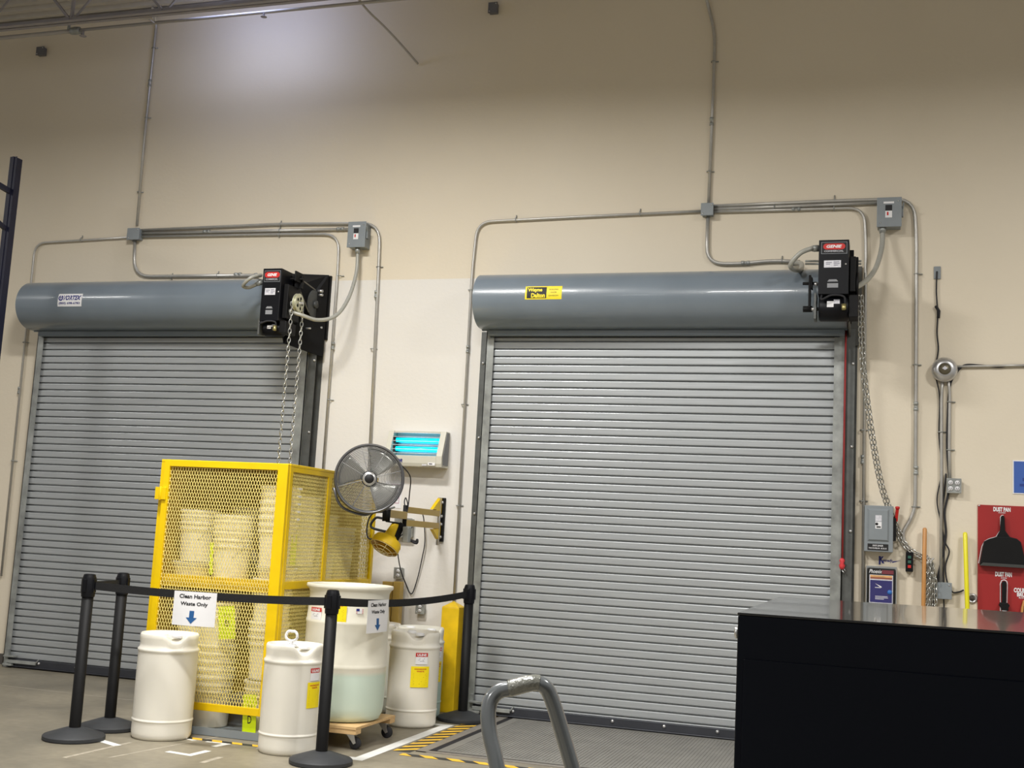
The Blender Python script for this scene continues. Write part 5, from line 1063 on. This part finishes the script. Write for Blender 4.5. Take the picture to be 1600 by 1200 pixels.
bC = belt(cC_, cD_, 'black barrier belt running back from the middle post to the post by the right jamb', .035)
def paper_sign(a, b, pxl, pxr, z1, z0, label, off):
    """sheet hung on a belt between the pixel columns"""
    d = (b-a).normalized(); n_ = Vector((d.y, -d.x, 0))
    def at_px(px):
        r0 = _ray(px, 950); # intersect vertical plane of the belt
        t_ = (a-CAM).dot(n_)/r0.dot(n_); return (CAM+r0*t_-a).dot(d)
    u0, u1 = at_px(pxl), at_px(pxr); wd, ht = u1-u0, z1-z0
    mf0 = lambda u, v, l: a+d*(u0+u)+n_*(off+l+.012*math.sin(PI*max(0, min(1, u/wd)))*(1-v/ht))+Vector((0, 0, z0-a.z+v))
    o = thing('paper_sign', V3(mf0(wd/2, 0, 0)), label, 'paper sign')
    mb = MB(); g = [[mb.b.verts.new(mf0(wd*i/8, ht*j/6, 0)) for i in range(9)] for j in range(7)]
    for j in range(6):
        for i in range(8): mb.b.faces.new((g[j][i], g[j][i+1], g[j+1][i+1], g[j+1][i]))
    mb.build('sheet', M_white, o, solid=.001)
    lettering([('Clean Harbor', wd*.13, ht*.80, wd*.74, ht*.12), ('Waste Only', wd*.17, ht*.56, wd*.64, ht*.14)], M_ink, o, lambda u, v, l: mf0(u, v, .0018), bold=.03)
    mb = MB(); cx_ = wd*.46; A_ = [(-.055, .44), (.055, .44), (.055, .24), (.13, .24), (0, .06), (-.13, .24), (-.055, .24)]
    for q_ in ([A_[0], A_[1], A_[2], A_[6]], [A_[3], A_[5], A_[4]]): mb.b.faces.new([mb.b.verts.new(mf0(cx_+u*wd, v*ht, .0018)) for u, v in q_])
    mb.build('arrow', M_blue, o); return o
paper_sign(bA[0], bA[1], 271, 338, 1.01, .79, 'white paper sign with a blue down arrow hanging on the long belt before the cage', .004)
paper_sign(bC[0], bC[1], 574, 606, 1.0, .78, 'white paper sign with a blue down arrow hanging on the belt before the big drum', .004)

# ================================================================== BOLLARDS
c = F(704, 1106); t = thing('bollard', (c.x, -.01, 0), 'square yellow bollard with a pointed top between the drums and right shutter', 'bollard')
bx = W(704, 1030, -.01).x; hb = W(702, 948, -.01).z; q_ = .078
mb = MB(); mb.span((bx-q_, -.01-q_, .0), (bx+q_, -.01+q_, hb-.0)); mb.build('sleeve', M_yelp, t, bevel=.006)
mb = MB(); vs = [mb.b.verts.new((bx+a*q_, -.01+b*q_, hb)) for a, b in ((-1, -1), (1, -1), (1, 1), (-1, 1))]; ap = mb.b.verts.new((bx, -.01, hb+.05)); [mb.b.faces.new((vs[k], vs[(k+1) % 4], ap)) for k in range(4)]; mb.b.faces.new(vs[::-1]); mb.build('cap', M_yelp, t)
px0 = W(597, 940, .0).x; px1 = W(626, 940, .0).x; ht_ = W(612, 909, .0).z
t = thing('post_guard', ((px0+px1)/2, .03, 0), 'yellow steel post guard, its shade painted in as tan, on the wall behind the big open drum', 'post guard')
mb = MB(); mb.span((px0, -.02, 0), (px0+.10, .05, ht_)); mb.build('channel', M_tan, t, bevel=.004); mb = MB(); mb.span((px0+.106, -.03, 0), (px1, .05, ht_+.005)); mb.build('channel', M_tan, t, bevel=.004)  # yellow guard in the tan paint, so its shade sits in the colour

# ================================================================== FOREGROUND: CABINET AND HAND TRUCK
ZT = 1.36; FL = F(1152, 957, ZT); BL = F(1200, 931, ZT); FR = F(1600, 988, ZT); e1 = (FR-FL).normalized(); e2 = Vector((-e1.y, e1.x, 0)); dpt = (BL-FL).dot(e2); WD = 1.25
t = thing('steel_cabinet', (FL.x, FL.y, 0), 'large black steel cabinet in the right foreground with a glossy reflecting top', 'cabinet')
def cb(u0, v0, z0, u1, v1, z1): 
    mb = MB(); c0 = FL+e1*(u0+u1)/2+e2*(v0+v1)/2; c0.z = (z0+z1)/2; mb.box(c0, (abs(u1-u0), abs(v1-v0), abs(z1-z0)), Matrix((e1, e2, Vector((0, 0, 1)))).transposed()); return mb
cb(.001, .001, .02, WD-.001, dpt-.001, ZT-.004).build('body', M_cab, t, bevel=.003); cb(0, 0, ZT-.004, WD, dpt, ZT).build('top', M_cabtop, t, bevel=.0015)
cb(.012, -.0015, .10, WD-.012, .004, ZT-.075).build('panel', M_cab, t, bevel=.002); cb(.01, .01, 0, WD-.01, dpt-.01, .02).build('plinth', M_blackm, t)
cc = FL+e2*.03; mb = MB(); mb.lathe([(0, 0), (.010, 0), (.010, .005), (.006, .007), (0, .007)], (cc.x-.0, cc.y, ZT-.035), 12, Matrix.Rotation(-PI/2, 3, 'Y')); mb.build('side_latch', M_chrome, t)
# hand truck: bent tube loop, frame, toe plate and wheels (only the loop reaches into view)
HY = -6.25
loop = [(783, 1235), (774, 1185), (765, 1145), (763, 1112), (768, 1092), (780, 1080), (800, 1075), (822, 1069), (838, 1067), (850, 1072), (858, 1083), (868, 1110), (880, 1150), (893, 1195), (905, 1240)]
P = [W(px, py, HY-.10+.14*i/(len(loop)-1)) for i, (px, py) in enumerate(loop)]
a, b = P[0], P[-1]; da, db = (P[0]-P[1]).normalized(), (P[-1]-P[-2]).normalized()
ea, eb = a+da*((a.z-.22)/-da.z), b+db*((b.z-.22)/-db.z)
t = thing('hand_truck', (ea.x, ea.y, 0), 'grey tubular hand truck handle with wrapped grip in the middle foreground', 'hand truck')
MB().tube(spline([ea, a.lerp(ea, .5)]+P+[b.lerp(eb, .5), eb], 6), .0225, 20).build('frame', M_truck, t)
gp = spline(P, 8); g0 = int(len(gp)*.415); g1 = int(len(gp)*.60)
MB().tube(gp[g0:g1], .0240, 20).build('wrapped_grip', M_wrap, t)
ez = (ea+eb)/2; dv = (eb-ea).normalized(); nz = Vector((-dv.y, dv.x, 0)).normalized()
mb = MB(); mb.tube([ea+Vector((0, 0, .02)), eb+Vector((0, 0, .02))], .012, 10); mb.tube([ea.lerp(a, .5), eb.lerp(b, .5)], .012, 10); mb.build('cross_bar', M_truck, t)
mb = MB(); pe = [ea+Vector((0, 0, -.2)), eb+Vector((0, 0, -.2)), eb+nz*.22+Vector((0, 0, -.2)), ea+nz*.22+Vector((0, 0, -.2))]; 
for p_ in pe: p_.z = .012
mb.prism(pe, (0, 0, .008)); mb.bar((ea.x, ea.y, .015), ea, .03, .008); mb.bar((eb.x, eb.y, .015), eb, .03, .008); mb.build('toe_plate', M_truck, t)
for e_, s_ in ((ea, -1), (eb, 1)):
    c = Vector((e_.x, e_.y, .13))+dv*s_*.05-nz*.10; Q = Vector((0, 0, 1)).rotation_difference(dv).to_matrix(); w_ = MB().lathe([(0, -.022), (.09, -.022), (.12, -.02), (.13, -.01), (.13, .01), (.12, .02), (.09, .022), (0, .022)], c, 32, Q).build('wheel', M_rubber, t)

# ================================================================== LEFT RACK, ROOF JOIST, PIPE, LAMP
rt = W(22, 245, -.8); t = thing('pallet_rack', (rt.x, -.8, 0), 'dark blue pallet rack upright at the far left edge', 'pallet rack')
for y_ in (-.8, -1.9):
    mb = MB(); xc = rt.x
    mb.span((xc-.04, y_-.004, 0), (xc+.04, y_, rt.z)); mb.span((xc-.04, y_, 0), (xc-.036, y_+.07, rt.z)); mb.span((xc+.036, y_, 0), (xc+.04, y_+.07, rt.z-.01)); mb.span((xc-.01, y_-.012, 0), (xc+.01, y_-.003, rt.z)); mb.build('upright', M_rackb, t)
    MB().span((xc-.07, y_-.04, 0), (xc+.07, y_+.1, .01)).build('foot_plate', M_rackb, t)
for k in range(5):
    z_ = .3+.95*k; mb = MB(); mb.bar((rt.x, -.82, z_+.0), (rt.x, -1.86, z_+.85 if k % 2 else z_+.35), .03, .04); mb.build('brace', M_rackb, t)
bz = W(8, 292, -.82).z; MB().bar((rt.x, -.82, bz-.04), (rt.x, -1.86, bz+.08), .03, .05).build('brace', M_rackb, t)
JY = -.8; zb1 = W(0, 46, JY).z; xr_ = -3.6
t = thing('roof_joist', (-8, JY, zb1), 'steel lattice joist under the roof deck at the top left', 'roof joist')
mb = MB(); mb.span((-13, JY-.05, zb1), (xr_, JY-.004, zb1+.008)); mb.span((-13, JY-.012, zb1), (xr_, JY-.004, zb1+.05)); mb.span((-13, JY+.004, zb1), (xr_, JY+.05, zb1+.008)); mb.span((-13, JY+.004, zb1), (xr_, JY+.012, zb1+.05)); mb.build('bottom_chord', M_steelw, t)
mb = MB(); mb.span((-13, JY-.05, 6.607), (xr_, JY-.004, 6.615)); mb.span((-13, JY-.012, 6.56), (xr_, JY+.012, 6.615)); mb.span((-13, JY+.004, 6.607), (xr_, JY+.05, 6.615)); mb.build('top_chord', M_steelw, t)
xp = [W(112, 30, JY).x+1.02*k for k in range(-5, 5)]
for k, x_ in enumerate(xp):
    MB().bar((x_-.02, JY, zb1+.03), (x_-.45, JY, 6.59), .022, .035, up=Vector((0, 1, 0))).build('web', M_steelw, t)
    MB().bar((x_+.02, JY, zb1+.03), (x_+.45, JY, 6.59), .016, .016, up=Vector((0, 1, 0))).build('web', M_steelw, t)
    if k % 2: MB().bar((x_, JY, zb1+.03), (x_, JY, 6.59), .022, .03, up=Vector((0, 1, 0))).build('web', M_steelw, t)
PY = -.62; pz = W(0, 61, PY).z; pz2 = W(600, 2, PY).z
t = thing('sprinkler_pipe', (-8, PY, pz), 'thin sprinkler pipe running under the joist at the top left', 'pipe')
mb = MB(); mb.tube([(-12, PY, pz), (W(118, 47, PY).x, PY, pz+.012)], .02, 10); MBp = mb.build('pipe', M_pipe, t)
xk = W(118, 47, PY).x; MB().tube([(xk, PY, pz+.014), (-2.5, PY, pz2+.01)], .015, 10).build('pipe', M_pipe, t)
mb = MB(); mb.lathe([(0, -.05), (.034, -.05), (.038, 0), (.034, .05), (0, .05)], (xk, PY, pz+.012), 16, MxX); mb.tube([(xk-.08, PY, pz+.02), (xk-.08, PY, pz+.1), (xk-.13, PY-.02, pz+.1)], .016, 8); mb.build('coupling', M_galv, t)
hd = Vector((W(130, 52, PY).x, PY, pz-.04)); mb = MB(); mb.tube([hd+Vector((0, 0, .045)), hd], .010, 8); mb.lathe([(0, -.012), (.03, -.012), (.034, -.008), (.012, -.002), (0, 0)], hd, 14); mb.tube([hd+Vector((-.012, 0, .02)), hd+Vector((-.03, 0, .0)), hd+Vector((-.008, 0, -.012))], .004, 6); mb.build('sprinkler_head', M_steelw, t)
hx = W(243, 30, PY).x; mb = MB(); mb.tube([(hx, PY, pz+.02), (hx, PY, 6.1+.0), (hx, PY-.1, zb1+.0)], .006, 6); mb.bar((hx-.06, JY+.05, zb1-.004), (hx+.06, JY+.05, zb1-.004), .04, .006); mb.build('hanger', M_pipe, t)
hd = Vector((W(412, 27, PY).x, PY, pz2-.03)); mb = MB(); mb.tube([hd+Vector((0, 0, .04)), hd], .010, 8); mb.lathe([(0, -.012), (.03, -.012), (.012, -.002), (0, 0)], hd, 14); mb.build('sprinkler_head', M_steelw, t)
br0 = W(653, 100, WY-.012); br1 = W(555, -8, PY+.05); o = MB().tube(spline([br0, W(630, 73, -.05), W(600, 41, -.25), W(575, 17, -.45), br1, br1+(br1-W(575, 17, -.45))], 4), .010, 8).build('brace_rod', M_pipe, None, org=V3(br0)); tag(o, 'pale rod slanting from the wall up to the sprinkler pipe at the top', 'brace rod')
lp = W(440, -30, -.72); lp.x = W(432, 40, WY).x; t = thing('high_bay_lamp', V3(lp), 'ceiling lamp just above the top edge, with an added bluish wash for lens glow on the upper wall', 'ceiling lamp')
mb = MB(); mb.span((lp.x-.35, lp.y-.14, lp.z+.02), (lp.x+.35, lp.y+.14, lp.z+.09)); mb.build('housing', M_pipe, t, bevel=.005)
MB().span((lp.x-.33, lp.y-.12, lp.z+.008), (lp.x+.33, lp.y+.12, lp.z+.019)).build('lens', M_lamp, t)
for s_ in (-.3, .3): MB().tube([(lp.x+s_, lp.y, lp.z+.09), (lp.x+s_, lp.y, 6.62)], .004, 6).build('hanger_wire', M_pipe, t)
a_l = area((lp.x, lp.y, lp.z-.005), 8.5, size=(.9, .3), col=(.50, .58, 1.0), spread=180, tilt=0); a_l.rotation_euler = (1.25, 0, 0)  # bluish wash added and turned to the wall to imitate lens glow

for o in bpy.data.objects:
    for k in ('_o', '_w'):
        if k in o.keys(): del o[k]
